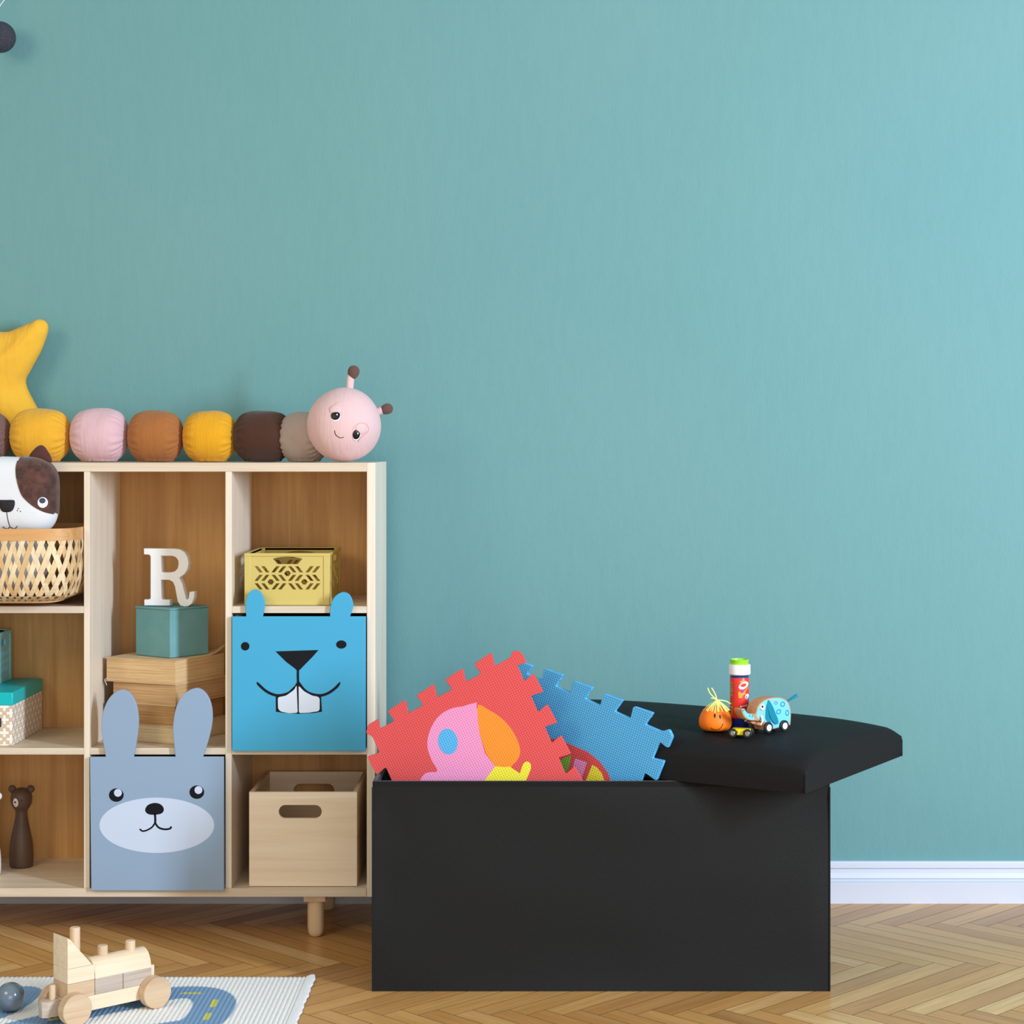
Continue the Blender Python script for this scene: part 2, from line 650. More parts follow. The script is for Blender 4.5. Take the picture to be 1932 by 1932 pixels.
# baseboard with moulded grooves
BD = WALL - 0.02
zt = Z(1627, BD)
prof = [(0.0, zt), (0.010, zt), (0.012, zt - 0.003), (0.012, zt - 0.0155), (0.004, zt - 0.0185), (0.004, zt - 0.021), (0.011, zt - 0.028), (0.0135, zt - 0.040),
        (0.0085, zt - 0.0445), (0.0085, zt - 0.0465), (0.020, zt - 0.0495), (0.020, zt - 0.053), (0.0195, zt - 0.056), (0.0195, 0.0), (0.0, 0.0)]
bm = bmesh.new()
ra = [bm.verts.new((-3.4, WALL - y, z)) for y, z in prof]
rb = [bm.verts.new((3.4, WALL - y, z)) for y, z in prof]
for i in range(len(prof)):
    j = (i + 1) % len(prof)
    bm.faces.new((ra[i], ra[j], rb[j], rb[i]))
tag(obj('baseboard_back', bm, 'white_gloss', angle=25), 'white moulded baseboard along the foot of the teal wall', 'baseboard', kind='structure')

# herringbone parquet: planks L x PW at 45 degrees, rows parallel to the wall
L, PW, GAP = 0.4886, 0.05, 0.0013
OFF_Y, OFF_X = 3.803, 0.02
verts, faces, uvs, tones, midx = [], [], [], [], []


def plank(p0, p1, q0, q1, horiz):
    g = GAP / 2
    c = []
    for p, q in ((p0 + g, q0 + g), (p1 - g, q0 + g), (p1 - g, q1 - g), (p0 + g, q1 - g)):
        c.append(((p + q) / math.sqrt(2) + OFF_X, (p - q) / math.sqrt(2) + OFF_Y))
    if min(a[1] for a in c) > WALL - 0.02 or max(a[1] for a in c) < 0.6 or max(a[0] for a in c) < -2.6 or min(a[0] for a in c) > 2.6:
        return
    k = len(verts)
    verts.extend((a[0], a[1], 0.0) for a in c)
    faces.append((k, k + 1, k + 2, k + 3))
    ou, ov = random.random() * 20, random.random() * 20
    if horiz:
        uvs.extend([(ou, ov), (ou + L, ov), (ou + L, ov + PW), (ou, ov + PW)])
    else:
        uvs.extend([(ou, ov), (ou, ov + PW), (ou + L, ov + PW), (ou + L, ov)])
    tones.append(min(1, max(0, random.gauss(0.5, 0.24))))
    midx.append(0)


for r in range(-6, 4):
    for k in range(-70, 80):
        sx, sy = r * L, -r * L
        # the diagonal index runs along the row
        a = k * PW
        plank(a + sx, a + L + sx, a + sy, a + PW + sy, True)
        plank(a + L + sx, a + PW + L + sx, a + PW - L + sy, a + PW + sy, False)
k = len(verts)
verts.extend([(-3.4, 0.2, -0.0015), (3.4, 0.2, -0.0015), (3.4, WALL, -0.0015), (-3.4, WALL, -0.0015),
              (-3.4, 0.2, -0.06), (3.4, 0.2, -0.06), (3.4, WALL, -0.06), (-3.4, WALL, -0.06)])
for f in ((0, 1, 2, 3), (7, 6, 5, 4), (0, 4, 5, 1), (1, 5, 6, 2), (2, 6, 7, 3), (3, 7, 4, 0)):
    faces.append(tuple(k + i for i in f))
    uvs.extend([(0, 0)] * 4)
    tones.append(0.2)
    midx.append(1)
me = bpy.data.meshes.new('floor')
me.from_pydata(verts, [], faces)
ul = me.uv_layers.new(name='UVMap')
ul.data.foreach_set('uv', [x for u in uvs for x in u])
at = me.attributes.new('tone', 'FLOAT', 'FACE')
at.data.foreach_set('value', tones)
me.materials.append(M['parquet'])
me.materials.append(M['floor_gap'])
me.polygons.foreach_set('material_index', midx)
fl = bpy.data.objects.new('floor', me)
COL.objects.link(fl)
tag(fl, 'herringbone oak parquet floor in front of the teal wall', 'floor', kind='structure')

# ================================================================== CUBE SHELF
SD, SB = 4.33, 4.655           # front and back of the shelf


def sx(px):
    return X(px, SD)


def sz(py):
    return Z(py, SD)


TOP_Z = sz(873)
shelf = thing('cube_shelf', 'pale birch cube shelf on short rounded legs against the teal wall', 'shelf', (sx(150), SD, 0))
xr0, xr1 = sx(692), sx(708)
COLS = [(-104, -92.5), (158, 169), (425, 437)]      # dividers (left and right edge, px)
xl0, xl1 = sx(-388), sx(-372)
obj('top_panel', boxm(xl0 + 0.0005, xr1 - 0.019, SD, SB, sz(890), TOP_Z), 'birch_h', shelf, bevel=0.0012)
obj('side_panel', boxm(xr1 - 0.019, xr1, SD, SB, sz(1692.5), TOP_Z), 'birch_v', shelf, bevel=0.0012)
obj('side_panel', boxm(xl0 - 0.019, xl0, SD, SB, sz(1692.5), TOP_Z), 'birch_v', shelf, bevel=0.0012)
obj('bottom_panel', boxm(xl0 + 0.0005, xr1 - 0.0195, SD, SB, sz(1692.5), sz(1676)), 'birch_h', shelf, bevel=0.0012)
for a, b in COLS:
    for pa, pb in (((1676, 1424), (1144, 890)) if a < 0 else ((1676, 890),)):      # the middle row at the far left is a double cell
        obj('divider', boxm(sx(a), sx(b), SD + 0.0008, SB - 0.006, sz(pa), sz(pb)), 'birch_v', shelf, bevel=0.001)
obj('back_panel', boxm(xl0, xr1 - 0.0195, SB - 0.006, SB - 0.0005, sz(1676), sz(890)), 'ply', shelf, smooth=False)
cells = [(xl0, sx(-104)), (sx(-92.5), sx(158)), (sx(169), sx(425)), (sx(437), xr1 - 0.019)]
for i, (a, b) in enumerate(cells):
    obj('shelf_board', boxm(a, b, SD + 0.001, SB - 0.006, sz(1424), sz(1411.5)), 'birch_h', shelf, bevel=0.001)
    if i != 2:
        obj('shelf_board', boxm(a, b, SD + 0.001, SB - 0.006, sz(1157), sz(1144)), 'birch_h', shelf, bevel=0.001)
zb = sz(1692.5)
for lx in (sx(591.5), sx(-272)):
    for ly in (4.375, 4.622):
        bm = bmesh.new()
        prof = [(0.010, 0.0), (0.0145, 0.003), (0.0172, 0.010), (0.0184, 0.02), (0.0188, zb - 0.012)]
        lathe(bm, prof, 32, Matrix.Translation((lx, ly, 0)), wob=lambda a, s: 1 + 0.018 * math.cos(8 * a))
        leg = obj('leg', bm, 'birch_y', shelf)
        bm = bmesh.new()
        box(bm, lx - 0.0250, lx + 0.0250, ly - 0.024, ly + 0.024, zb - 0.0165, zb - 0.0003)
        obj('mounting_plate', bm, 'birch_y', leg, bevel=0.002)

Z2, Z3, ZB = sz(1144) + 0.0006, sz(1411.5) + 0.0006, sz(1676) + 0.0006      # surfaces of the boards


# ================================================================== things in and on the shelf
# ---- plush caterpillar on top
CD = 4.475
cat = thing('plush_caterpillar', 'long plush caterpillar of coloured segments with a pink smiling head', 'soft toy', (X(300, CD), CD, TOP_Z))


def segment(px0, px1, d, mat, pxy=None, rotz=0.0, r=None, flat=0.0):
    x0, x1 = X(px0, d), X(px1, d)
    w = (x1 - x0) / 2
    cx = (x0 + x1) / 2
    rr = r or 0.0605
    prof = []
    n = 40
    for i in range(n + 1):
        s = -1 + 2 * i / n
        rad = rr * (1 - abs(s) ** 3.0) ** 0.46
        prof.append((max(rad, 0.006), s * w))
    ph = random.random() * 6

    def wob(a, s):
        e = abs(2 * s - 1)
        k = max(0, (e - 0.45) / 0.55)
        return 1 + 0.085 * k * math.sin(21 * a + ph + 2.2 * math.sin(3 * a)) * (1 - 0.3 * k) + 0.012 * math.sin(5 * a + 9 * s + ph)
    bm = bmesh.new()
    lathe(bm, prof, 144, Matrix.Translation((cx, d, TOP_Z + rr * 0.985)) @ Matrix.Rotation(rotz, 4, 'Z'), 'X', wob)
    for v in bm.verts:           # weight flattens the underside
        if v.co.z < TOP_Z + 0.006:
            v.co.z = TOP_Z + 0.001 + (v.co.z - TOP_Z) * 0.2 if v.co.z > TOP_Z else TOP_Z + 0.0008
    return obj('body_segment', bm, mat, cat, angle=180)


segment(-212, -96, CD, 'caramel')
segment(-97, 21, CD, 'mauve_brown')
segment(20, 134, CD, 'mustard', r=0.0625)
segment(133, 242, CD, 'dusty_pink', r=0.063)
segment(241, 346, CD, 'caramel', r=0.0605)
segment(345, 447, CD, 'mustard_deep', r=0.0600)
segment(440, 552, CD - 0.005, 'dark_brown', r=0.0600)
segment(527, 622, CD - 0.02, 'taupe', rotz=-0.35, r=0.0585)
HD = 4.395
HC = Vector((X(649, HD), HD, TOP_Z + 0.0848))
bm = ball(bmesh.new(), HC, (0.0845, 0.0845, 0.0852), seg=64, rings=40)
for v in bm.verts:
    q = noise.noise(v.co * 14)
    v.co += (v.co - HC).normalized() * q * 0.0025
head = obj('head', bm, 'blush', cat, angle=180)


def on_head(px, py, lift=0.0):
    """the point of the head's front that a photo point looks at, with the outward direction"""
    o = Vector((0, 0, H))
    dv = (P(px, py, 4.0) - o).normalized()
    oc = o - HC
    R = 0.0848 + lift
    b = oc.dot(dv)
    q = b * b - (oc.length_squared - R * R)
    s = -b - math.sqrt(max(q, 0))
    p = o + dv * s
    return p, (p - HC).normalized()


def disc_at(p, n, rx, ry, h, roll=0.0, seg=28):
    rot = n.to_track_quat('Z', 'Y').to_matrix().to_4x4() @ Matrix.Rotation(roll, 4, 'Z')
    return Matrix.Translation(p) @ rot, (rx, ry, h)


def blob(name, mat, p, n, rx, ry, h, parent, roll=0.0):
    m, r = disc_at(p, n, rx, ry, h, roll)
    bm = bmesh.new()
    bmesh.ops.create_uvsphere(bm, u_segments=28, v_segments=14, radius=1, matrix=m @ Matrix.Diagonal((rx, ry, h, 1)))
    return obj(name, bm, mat, parent, angle=180)


def z2(x, y):                      # close-up of the caterpillar head
    return x / 4.83 + 380, y / 4.83 + 660


for (ex, ey), rx, ry, lid in (((1222, 606), 0.0118, 0.0112, [(1155, 605), (1180, 560), (1205, 505), (1245, 480), (1290, 485), (1315, 525), (1310, 580), (1285, 625)]),
                              ((1412, 778), 0.0098, 0.0125, [(1378, 728), (1395, 695), (1440, 668), (1490, 672), (1520, 705), (1515, 745), (1450, 800), (1428, 838)])):
    p, n = on_head(*z2(ex, ey))
    eye = blob('eye', 'white', p, n, rx, ry, 0.0022, head)
    p2, n2 = on_head(*z2(ex, ey - 6), 0.0014)
    blob('pupil', 'black', p2, n2, rx * 0.90, ry * 0.88, 0.0022, eye)
    p3, n3 = on_head(*z2(ex + 14, ey - 16), 0.0036)
    blob('eye_glint', 'white', p3, n3, 0.0014, 0.0022, 0.0006, eye)
    pts = [on_head(*z2(*q), 0.0004)[0] for q in spline(lid, 5)]
    obj('eyelid_seam', tube(bmesh.new(), pts, 0.00055, 6), 'pink_thread', head)
    pe, ne = on_head(*z2(ex - 2 if ex < 1300 else ex + 42, ey - 62 if ex < 1300 else ey - 60))
    blob('eyelid', 'blush', pe, ne, 0.0138, 0.0125, 0.0035, head)
pts = [on_head(*z2(*q), 0.0003)[0] for q in spline([(1215, 735), (1217, 757), (1230, 780), (1250, 795), (1272, 803), (1297, 795)], 5)]
obj('smile', tube(bmesh.new(), pts, 0.0008, 6), 'black_thread', head)
for base, mid, tip, rt in (((1352, 335), (1362, 240), (1388, 195), 0.0135), ((1588, 570), (1668, 545), (1697, 537), 0.0125)):
    d = HD + 0.02
    pb = P(*z2(*base), d)
    pm = P(*z2(*mid), d)
    pt = P(*z2(*tip), d)
    ant = obj('antenna', tube(bmesh.new(), [pb - (pm - pb) * 0.3, pb, pb.lerp(pm, 0.5), pm, pm.lerp(pt, 0.3)], 0.0088, 14), 'blush', head)
    bm = bmesh.new()
    ball(bm, pt, rt, seg=24, rings=16)
    dirv = (pb - pt).normalized()
    for v in bm.verts:
        a = (v.co - pt).dot(dirv)
        if a > 0:
            v.co += dirv * a * 0.45
    obj('antenna_tip', bm, 'antenna_brown', ant, angle=180)


# ---- pillows: polar grid between an outline and its centre
class Pillow:
    def __init__(self, outline, thick, power=2.4, centre=None):
        self.o = [Vector((p[0], p[1])) for p in outline]
        self.c = Vector(centre) if centre else sum(self.o, Vector((0, 0))) / len(self.o)
        self.t, self.p = thick, power
        self.ang = [math.atan2((q - self.c).y, (q - self.c).x) for q in self.o]

    def frac(self, x, y):
        v = Vector((x, y)) - self.c
        if v.length < 1e-9:
            return 0
        N = len(self.o)
        best = None
        for i in range(N):
            a, b = self.o[i] - self.c, self.o[(i + 1) % N] - self.c
            den = a.x * b.y - a.y * b.x
            if abs(den) < 1e-14:
                continue
            s = (v.x * b.y - v.y * b.x) / den
            u = (a.x * v.y - a.y * v.x) / den
            if s >= -1e-9 and u >= -1e-9:
                f = s + u
                best = f if best is None else min(best, f)
        return min(best if best is not None else 1, 1)

    def h(self, x, y):
        return self.t / 2 * math.sqrt(max(0, 1 - self.frac(x, y) ** self.p))

    def mesh(self, rings=24, mtx=None, ruffle=None):
        bm = bmesh.new()
        N = len(self.o)

        def mk(x, y, z):
            co = Vector((x, y, z))
            if ruffle:
                co.z += ruffle(x, y, z)
            return bm.verts.new(mtx @ co if mtx is not None else co)
        edge = [mk(q.x, q.y, 0) for q in self.o]
        for sgn in (1, -1):
            prev = edge
            for k in range(1, rings):
                f = math.cos(PI / 2 * k / rings)
                z = sgn * self.t / 2 * math.sqrt(max(0, 1 - f ** self.p))
                ring = [mk(*(self.c + (q - self.c) * f), z) for q in self.o]
                for i in range(N):
                    j = (i + 1) % N
                    bm.faces.new((prev[i], prev[j], ring[j], ring[i]))
                prev = ring
            cv = mk(self.c.x, self.c.y, sgn * self.t / 2)
            for i in range(N):
                bm.faces.new((prev[i], prev[(i + 1) % N], cv))
        return bm

    def skin(self, x, y, lift):
        """point lying lift outside the front of the pillow"""
        f = self.frac(x, y)
        rad = (Vector((x, y)) - self.c)
        if rad.length > 1e-9:
            rad.normalize()
        if f > 0.985:
            k = min(1, (f - 0.985) / 0.015)
            q = self.c + (Vector((x, y)) - self.c) * (1 / max(f, 1e-6)) * (f if f < 0.9999 else 1)
            return Vector((q.x + rad.x * lift, q.y + rad.y * lift, self.h(q.x, q.y) * (1 - k) + lift * (1 - k) - 0.006 * k))
        e_ = 0.0006
        gx = (self.h(x + e_, y) - self.h(x - e_, y)) / (2 * e_)
        gy = (self.h(x, y + e_) - self.h(x, y - e_)) / (2 * e_)
        n = Vector((-gx, -gy, 1)).normalized()
        return Vector((x, y, self.h(x, y))) + n * lift

    def decal(self, outline, lift, mtx, rings=8, bulge=0.0):
        """a patch that follows the front of the pillow"""
        bm = bmesh.new()
        o = [Vector((p[0], p[1])) for p in outline]
        N = len(o)
        ar = [o[i].x * o[(i + 1) % N].y - o[(i + 1) % N].x * o[i].y for i in range(N)]
        c = sum(((o[i] + o[(i + 1) % N]) * ar[i] for i in range(N)), Vector((0, 0))) / (3 * sum(ar))
        rows = []
        for k in range(rings):
            f = 1 - k / rings
            f = 1 - (1 - f) ** 1.6
            rows.append([bm.verts.new(mtx @ self.skin(p.x, p.y, lift + bulge * math.sqrt(max(0, 1 - f * f)))) for p in (c + (q - c) * f for q in o)])
        cv = bm.verts.new(mtx @ self.skin(c.x, c.y, lift + bulge))
        skirt = []
        for q in o:
            v = self.skin(q.x, q.y, -0.001)
            if self.frac(q.x, q.y) > 0.985:
                v.z -= 0.004
            skirt.append(bm.verts.new(mtx @ v))
        for i in range(N):
            j = (i + 1) % N
            bm.faces.new((skirt[i], skirt[j], rows[0][j], rows[0][i]))
        for a, b in zip(rows, rows[1:]):
            for i in range(N):
                j = (i + 1) % N
                bm.faces.new((a[i], a[j], b[j], b[i]))
        for i in range(N):
            bm.faces.new((rows[-1][i], rows[-1][(i + 1) % N], cv))
        return bm


# ---- yellow star cushion, leaning on the wall behind the caterpillar
TD = 4.60
star_px = [(84, 622), (80, 606), (66, 602), (52, 608), (28, 618), (2, 626), (-40, 618), (-78, 590), (-112, 556), (-128, 552), (-134, 570), (-130, 620), (-140, 668), (-176, 700), (-212, 726), (-216, 742),
           (-202, 752), (-150, 766), (-120, 792), (-112, 830), (-108, 858), (-94, 868), (-78, 858), (-46, 828), (-8, 826), (40, 852), (92, 868), (106, 862), (104, 846), (84, 806), (62, 766), (42, 722), (54, 692), (72, 658)]
st_pts = [(X(a, TD) , Z(b, TD)) for a, b in star_px]
st_pts = [tuple(q) for q in spline(st_pts, 4, True)]
pil = Pillow(st_pts, 0.095, 2.0, (X(-48, TD), Z(738, TD)))
star = thing('star_cushion', 'yellow star shaped cushion leaning on the wall behind the caterpillar', 'cushion', (X(-48, TD), TD, TOP_Z))
rf = lambda x, y, z: (0.006 * noise.noise(Vector((x * 22, y * 30, 3))) + 0.0035 * noise.noise(Vector((x * 70, y * 40, 9)))) * (1 if abs(z) > 0.004 else 0)
mt = Matrix.Translation((0, TD + 0.03, 0)) @ STAND
obj('cushion_cover', pil.mesh(26, mt, rf), 'star_yellow', star, angle=180)
seam = [mt @ Vector((q[0], q[1], 0)) for q in st_pts]
obj('seam', tube(bmesh.new(), seam + [seam[0]], 0.0012, 6), 'mustard_deep', star)

# ---- charcoal ball on a white cord, top left
GD = 4.62
gar = thing('hanging_ball_garland', 'charcoal yarn ball on a thin white cord hanging on the wall above the shelf', 'garland', tuple(P(0, 70, GD)))
bm = ball(bmesh.new(), P(0, 70, GD), 0.0372, seg=48, rings=32)
obj('yarn_ball', bm, 'yarn_ball', gar, angle=180)
cpts = [P(60, -60, WALL - 0.003), P(34, -34, 4.68), P(8, 0, 4.66), P(2, 8, 4.65), P(-6, 22, 4.63), P(-10, 36, GD), P(-4, 44, GD)]
obj('cord', tube(bmesh.new(), spline(cpts, 6), 0.0011, 6), 'cord_white', gar)
obj('wall_pin', ball(bmesh.new(), P(60, -60, WALL - 0.003), 0.004), 'white', gar)

# ---- bamboo basket
BX, BY, BZ = -1.160, 4.385, Z2
bask = thing('woven_basket', 'open weave bamboo basket with a wooden hoop rim holding the plush dog', 'basket', (BX, BY, BZ))
BA, BB, BH = 0.1455, 0.1610, 0.170


def bsurf(th, v, off=0.0):
    """basket wall: th round the plan, v from 0 (middle of the bottom) over the foot to 1 (rim)"""
    n = 5.0
    c, s = math.cos(th), math.sin(th)
    k = (abs(c) ** n + abs(s) ** n) ** (-1 / n)
    if v < 0.5:
        q = v / 0.5
        rad = 0.90 * math.sin(q * PI / 2)
        z = 0.036 * (1 - math.sqrt(max(0, 1 - (rad / 0.94) ** 2)))
    else:
        q = (v - 0.5) / 0.5
        rad = 0.90 + 0.10 * math.sin(min(1, q * 2.2) * PI / 2)
        z0 = 0.036 * (1 - math.sqrt(max(0, 1 - (0.90 / 0.94) ** 2)))
        z = z0 + (BH - z0) * q ** 1.1
    z += 0.004
    return Vector((BX + (BA * k * rad + off) * c * 1.0, BY + (BB * k * rad + off) * s, BZ + z))


bm = bmesh.new()
lay = bm.verts.layers.float.new('tone')
NS = 50
for fam in (1, -1):
    for i in range(NS):
        th0 = 2 * PI * i / NS
        tone = random.random()
        n = 26
        prev = None
        wv = 0.0054 / 0.16
        for k in range(n + 1):
            v = 0.20 + 0.80 * k / n
            th = th0 + fam * (v - 1) * 0.62
            over = 0.0014 * math.sin((th0 * NS / 2 + fam * k * 0.9)) + fam * 0.0006
            # keep an even ribbon width by scaling with the plan radius
            a = bsurf(th - wv, v, over)
            b = bsurf(th + wv, v, over)
            a2 = bsurf(th - wv, v, over - 0.0011)
            b2 = bsurf(th + wv, v, over - 0.0011)
            row = [bm.verts.new(q) for q in (a, b, b2, a2)]
            for q in row:
                q[lay] = tone
            if prev:
                for s in range(4):
                    bm.faces.new((prev[s], prev[(s + 1) % 4], row[(s + 1) % 4], row[s]))
            else:
                bm.faces.new(row)
            prev = row
        bm.faces.new(prev)
obj('weave', bm, 'bamboo', bask, smooth=False)
bm = bmesh.new()
n = 120
rows = []
for k in range(n):
    th = 2 * PI * k / n
    rows.append([bm.verts.new(bsurf(th, 1.0, o) + Vector((0, 0, dz))) for o, dz in ((0.0022, -0.022), (0.0022, 0.004), (-0.004, 0.004), (-0.004, -0.022))])
for k in range(n):
    a, b = rows[k], rows[(k + 1) % n]
    for s in range(4):
        bm.faces.new((a[s], a[(s + 1) % 4], b[(s + 1) % 4], b[s]))
obj('hoop_rim', bm, 'rim_wood', bask)
bm = bmesh.new()
rows = []
for k in range(48):
    th = 2 * PI * k / 48
    rows.append([bm.verts.new(bsurf(th, 0.26, 0) + Vector((0, 0, dz))) for dz in (0.0006, -0.0035)])
tp = bm.faces.new([r[0] for r in rows])
bt = bm.faces.new([r[1] for r in rows])
for k in range(48):
    a, b = rows[k], rows[(k + 1) % 48]
    bm.faces.new((a[0], b[0], b[1], a[1]))
obj('base', bm, 'rim_wood', bask)

# ---- plush dog sitting in the basket
DD = 4.283
dog_px = [(-66, 863), (-40, 860), (0, 861), (40, 862), (70, 863), (92, 872), (106, 890), (110, 912), (110, 945), (109, 970), (104, 986), (94, 998), (76, 1005), (40, 1006), (0, 1007), (-34, 1007), (-62, 1003), (-78, 984), (-82, 950), (-82, 905), (-78, 878)]
dpts = [(X(a, DD), Z(b, DD)) for a, b in dog_px]
dpts = [tuple(q) for q in spline(dpts, 4, True)]
dog = thing('plush_dog', 'white plush dog with a brown eye patch peering over the basket', 'soft toy', (X(0, DD), DD, BZ + 0.01))
dp = Pillow(dpts, 0.085, 5.0, (X(0, DD), Z(935, DD)))
dm = Matrix.Translation((0, DD, 0)) @ STAND
head_d = obj('head', dp.mesh(22, dm), 'plush_white', dog, angle=180)


DF_ = DD - 0.041                   # depth of the front of the face


def dpx(pts, d=None):
    d = d or DF_
    return [(X(a, d), Z(b, d)) for a, b in pts]


def dz(pts, d=None):               # close-up of the dog
    return dpx([(a / 5.68, 820 + b / 5.68) for a, b in pts], d)


patch = [(190, 242), (170, 290), (166, 360), (176, 460), (200, 560), (235, 650), (290, 715), (370, 780), (460, 830), (540, 855), (605, 872)]
lim = [q for q in dpts]
i0 = min(range(len(lim)), key=lambda k_: (Vector(lim[k_]) - Vector(dz([(190, 242)], DD)[0])).length)
i1 = min(range(len(lim)), key=lambda k_: (Vector(lim[k_]) - Vector(dz([(612, 880)], DD)[0])).length)
edge = lim[i0 + 1:i1]
inner = [tuple(q) for q in spline(dz(patch[1:-1]), 4)]
obj('brown_patch', dp.decal(edge + inner[::-1], 0.0016, dm, rings=18), 'plush_brown', head_d, angle=180)
eo = dz([(p[0], p[1]) for p in ell(448, 728, 48, 57, 32)])
eye = obj('eye', dp.decal(eo, 0.0022, dm, rings=6), 'white', head_d)
obj('pupil', dp.decal(dz(ell(445, 708, 30, 30, 28)), 0.0028, dm, rings=6), 'navy', eye)
obj('eye', dp.decal(dz([(-p[0] + 150, p[1]) for p in ell(500, 728, 48, 57, 32)]), 0.0022, dm, rings=6), 'black', head_d)
nose = [(-10, 703), (60, 700), (140, 700), (160, 715), (158, 760), (140, 805), (105, 828), (40, 828), (10, 800), (-8, 750)]
obj('nose', dp.decal([tuple(q) for q in spline(dz(nose), 3, True)], 0.001, dm, rings=8, bulge=0.006), 'black_thread', head_d, angle=180)
for pts in ([(75, 828), (80, 880), (90, 940), (100, 990)], [(22, 985), (45, 1005), (75, 1008), (100, 990), (130, 1008), (160, 1000), (178, 980)]):
    sp = [Vector((*q, 0)) for q in spline(dz(pts), 5)]
    line = [dm @ dp.skin(q.x, q.y, 0.0004) for q in sp]
    obj('mouth_line', tube(bmesh.new(), line, 0.0008, 6), 'black_thread', head_d)
for fx, fy in ((188, 813), (200, 792), (220, 822)):
    obj('freckle', dp.decal(dz(ell(fx, fy, 5, 7, 10)), 0.0005, dm, rings=2), 'black_thread', head_d)
for ear, c2 in (([(315, 232), (345, 180), (395, 130), (435, 112), (470, 122), (505, 165), (540, 225), (560, 290), (520, 300), (440, 290), (360, 270)], (440, 210)),
                ([(-40, 300), (-70, 240), (-50, 170), (0, 190), (30, 240), (42, 262), (10, 330)], (-10, 250))):
    ep = Pillow([tuple(q) for q in spline(dz(ear, DD), 3, True)], 0.024, 2.4)
    obj('ear', ep.mesh(8, Matrix.Translation((0, DD, 0)) @ STAND), 'plush_dark', head_d, angle=180)
bm = bmesh.new()
ball(bm, (-1.19, 4.385, BZ + 0.100), (0.088, 0.100, 0.074), seg=36, rings=24)
obj('body', bm, 'plush_white', dog, angle=180)

# ---- letter R on a teal cube on old books
CT = P(321, 1243, 4.42)
BOOK_TOP = CT.z
ang = math.radians(37.5)
SIDE = 0.1206
CH = 0.1135
ctr = Vector((CT.x, CT.y, 0)) + Vector((-math.cos(ang), math.sin(ang), 0)) * SIDE / 2 + Vector((math.sin(ang), math.cos(ang), 0)) * SIDE / 2
cube = thing('velour_box', 'teal velour gift cube between the white letter and the old books', 'box', (ctr.x, ctr.y, BOOK_TOP + 0.0012), -ang)
s2 = SIDE / 2
obj('box_body', boxm(-s2 + 0.0012, s2 - 0.0012, -s2 + 0.0012, s2 - 0.0012, 0, CH - 0.0045), 'velvet_teal', cube, local=True, bevel=0.0015)
obj('lid', boxm(-s2, s2, -s2, s2, CH - 0.0043, CH), 'velvet_teal', cube, local=True, bevel=0.0012)
R_OUT = [(1183, 318), (1440, 318), (1490, 324), (1530, 345), (1556, 385), (1566, 440), (1556, 490), (1530, 528), (1487, 558), (1512, 605), (1530, 680), (1543, 732), (1553, 741), (1566, 728), (1573, 675),
         (1616, 671), (1613, 722), (1594, 770), (1562, 794), (1530, 798), (1496, 790), (1474, 758), (1461, 700), (1449, 632), (1432, 594), (1400, 577), (1328, 577), (1333, 730), (1346, 742), (1405, 742),
         (1405, 792), (1186, 792), (1186, 742), (1226, 742), (1240, 732), (1240, 384), (1228, 370), (1183, 368)]
R_IN = [(1328, 378), (1425, 378), (1456, 388), (1475, 412), (1480, 442), (1473, 480), (1450, 505), (1412, 516), (1350, 516), (1335, 508)]
RD = 4.475
zr = BOOK_TOP + CH + 0.0015
Rw = [(X(a / 4.39, RD), Z(b / 4.39 + 960, RD)) for a, b in R_OUT]
Ri = [(X(a / 4.39, RD), Z(b / 4.39 + 960, RD)) for a, b in R_IN]
zmin = min(p[1] for p in Rw)
rx = sum(p[0] for p in Rw) / len(Rw)
fx = lambda L_: [(p[0] - rx, p[1] - zmin) for p in L_]
rl = plate('letter_r', [fx(Rw), fx(Ri)], 0.022, 'letter', None, STAND, 0.0012)
rl.location = (rx, RD, zr)
rl.rotation_euler = (0, 0, math.radians(-7))
tag(rl, 'white letter R standing on the teal velour cube', 'letter')

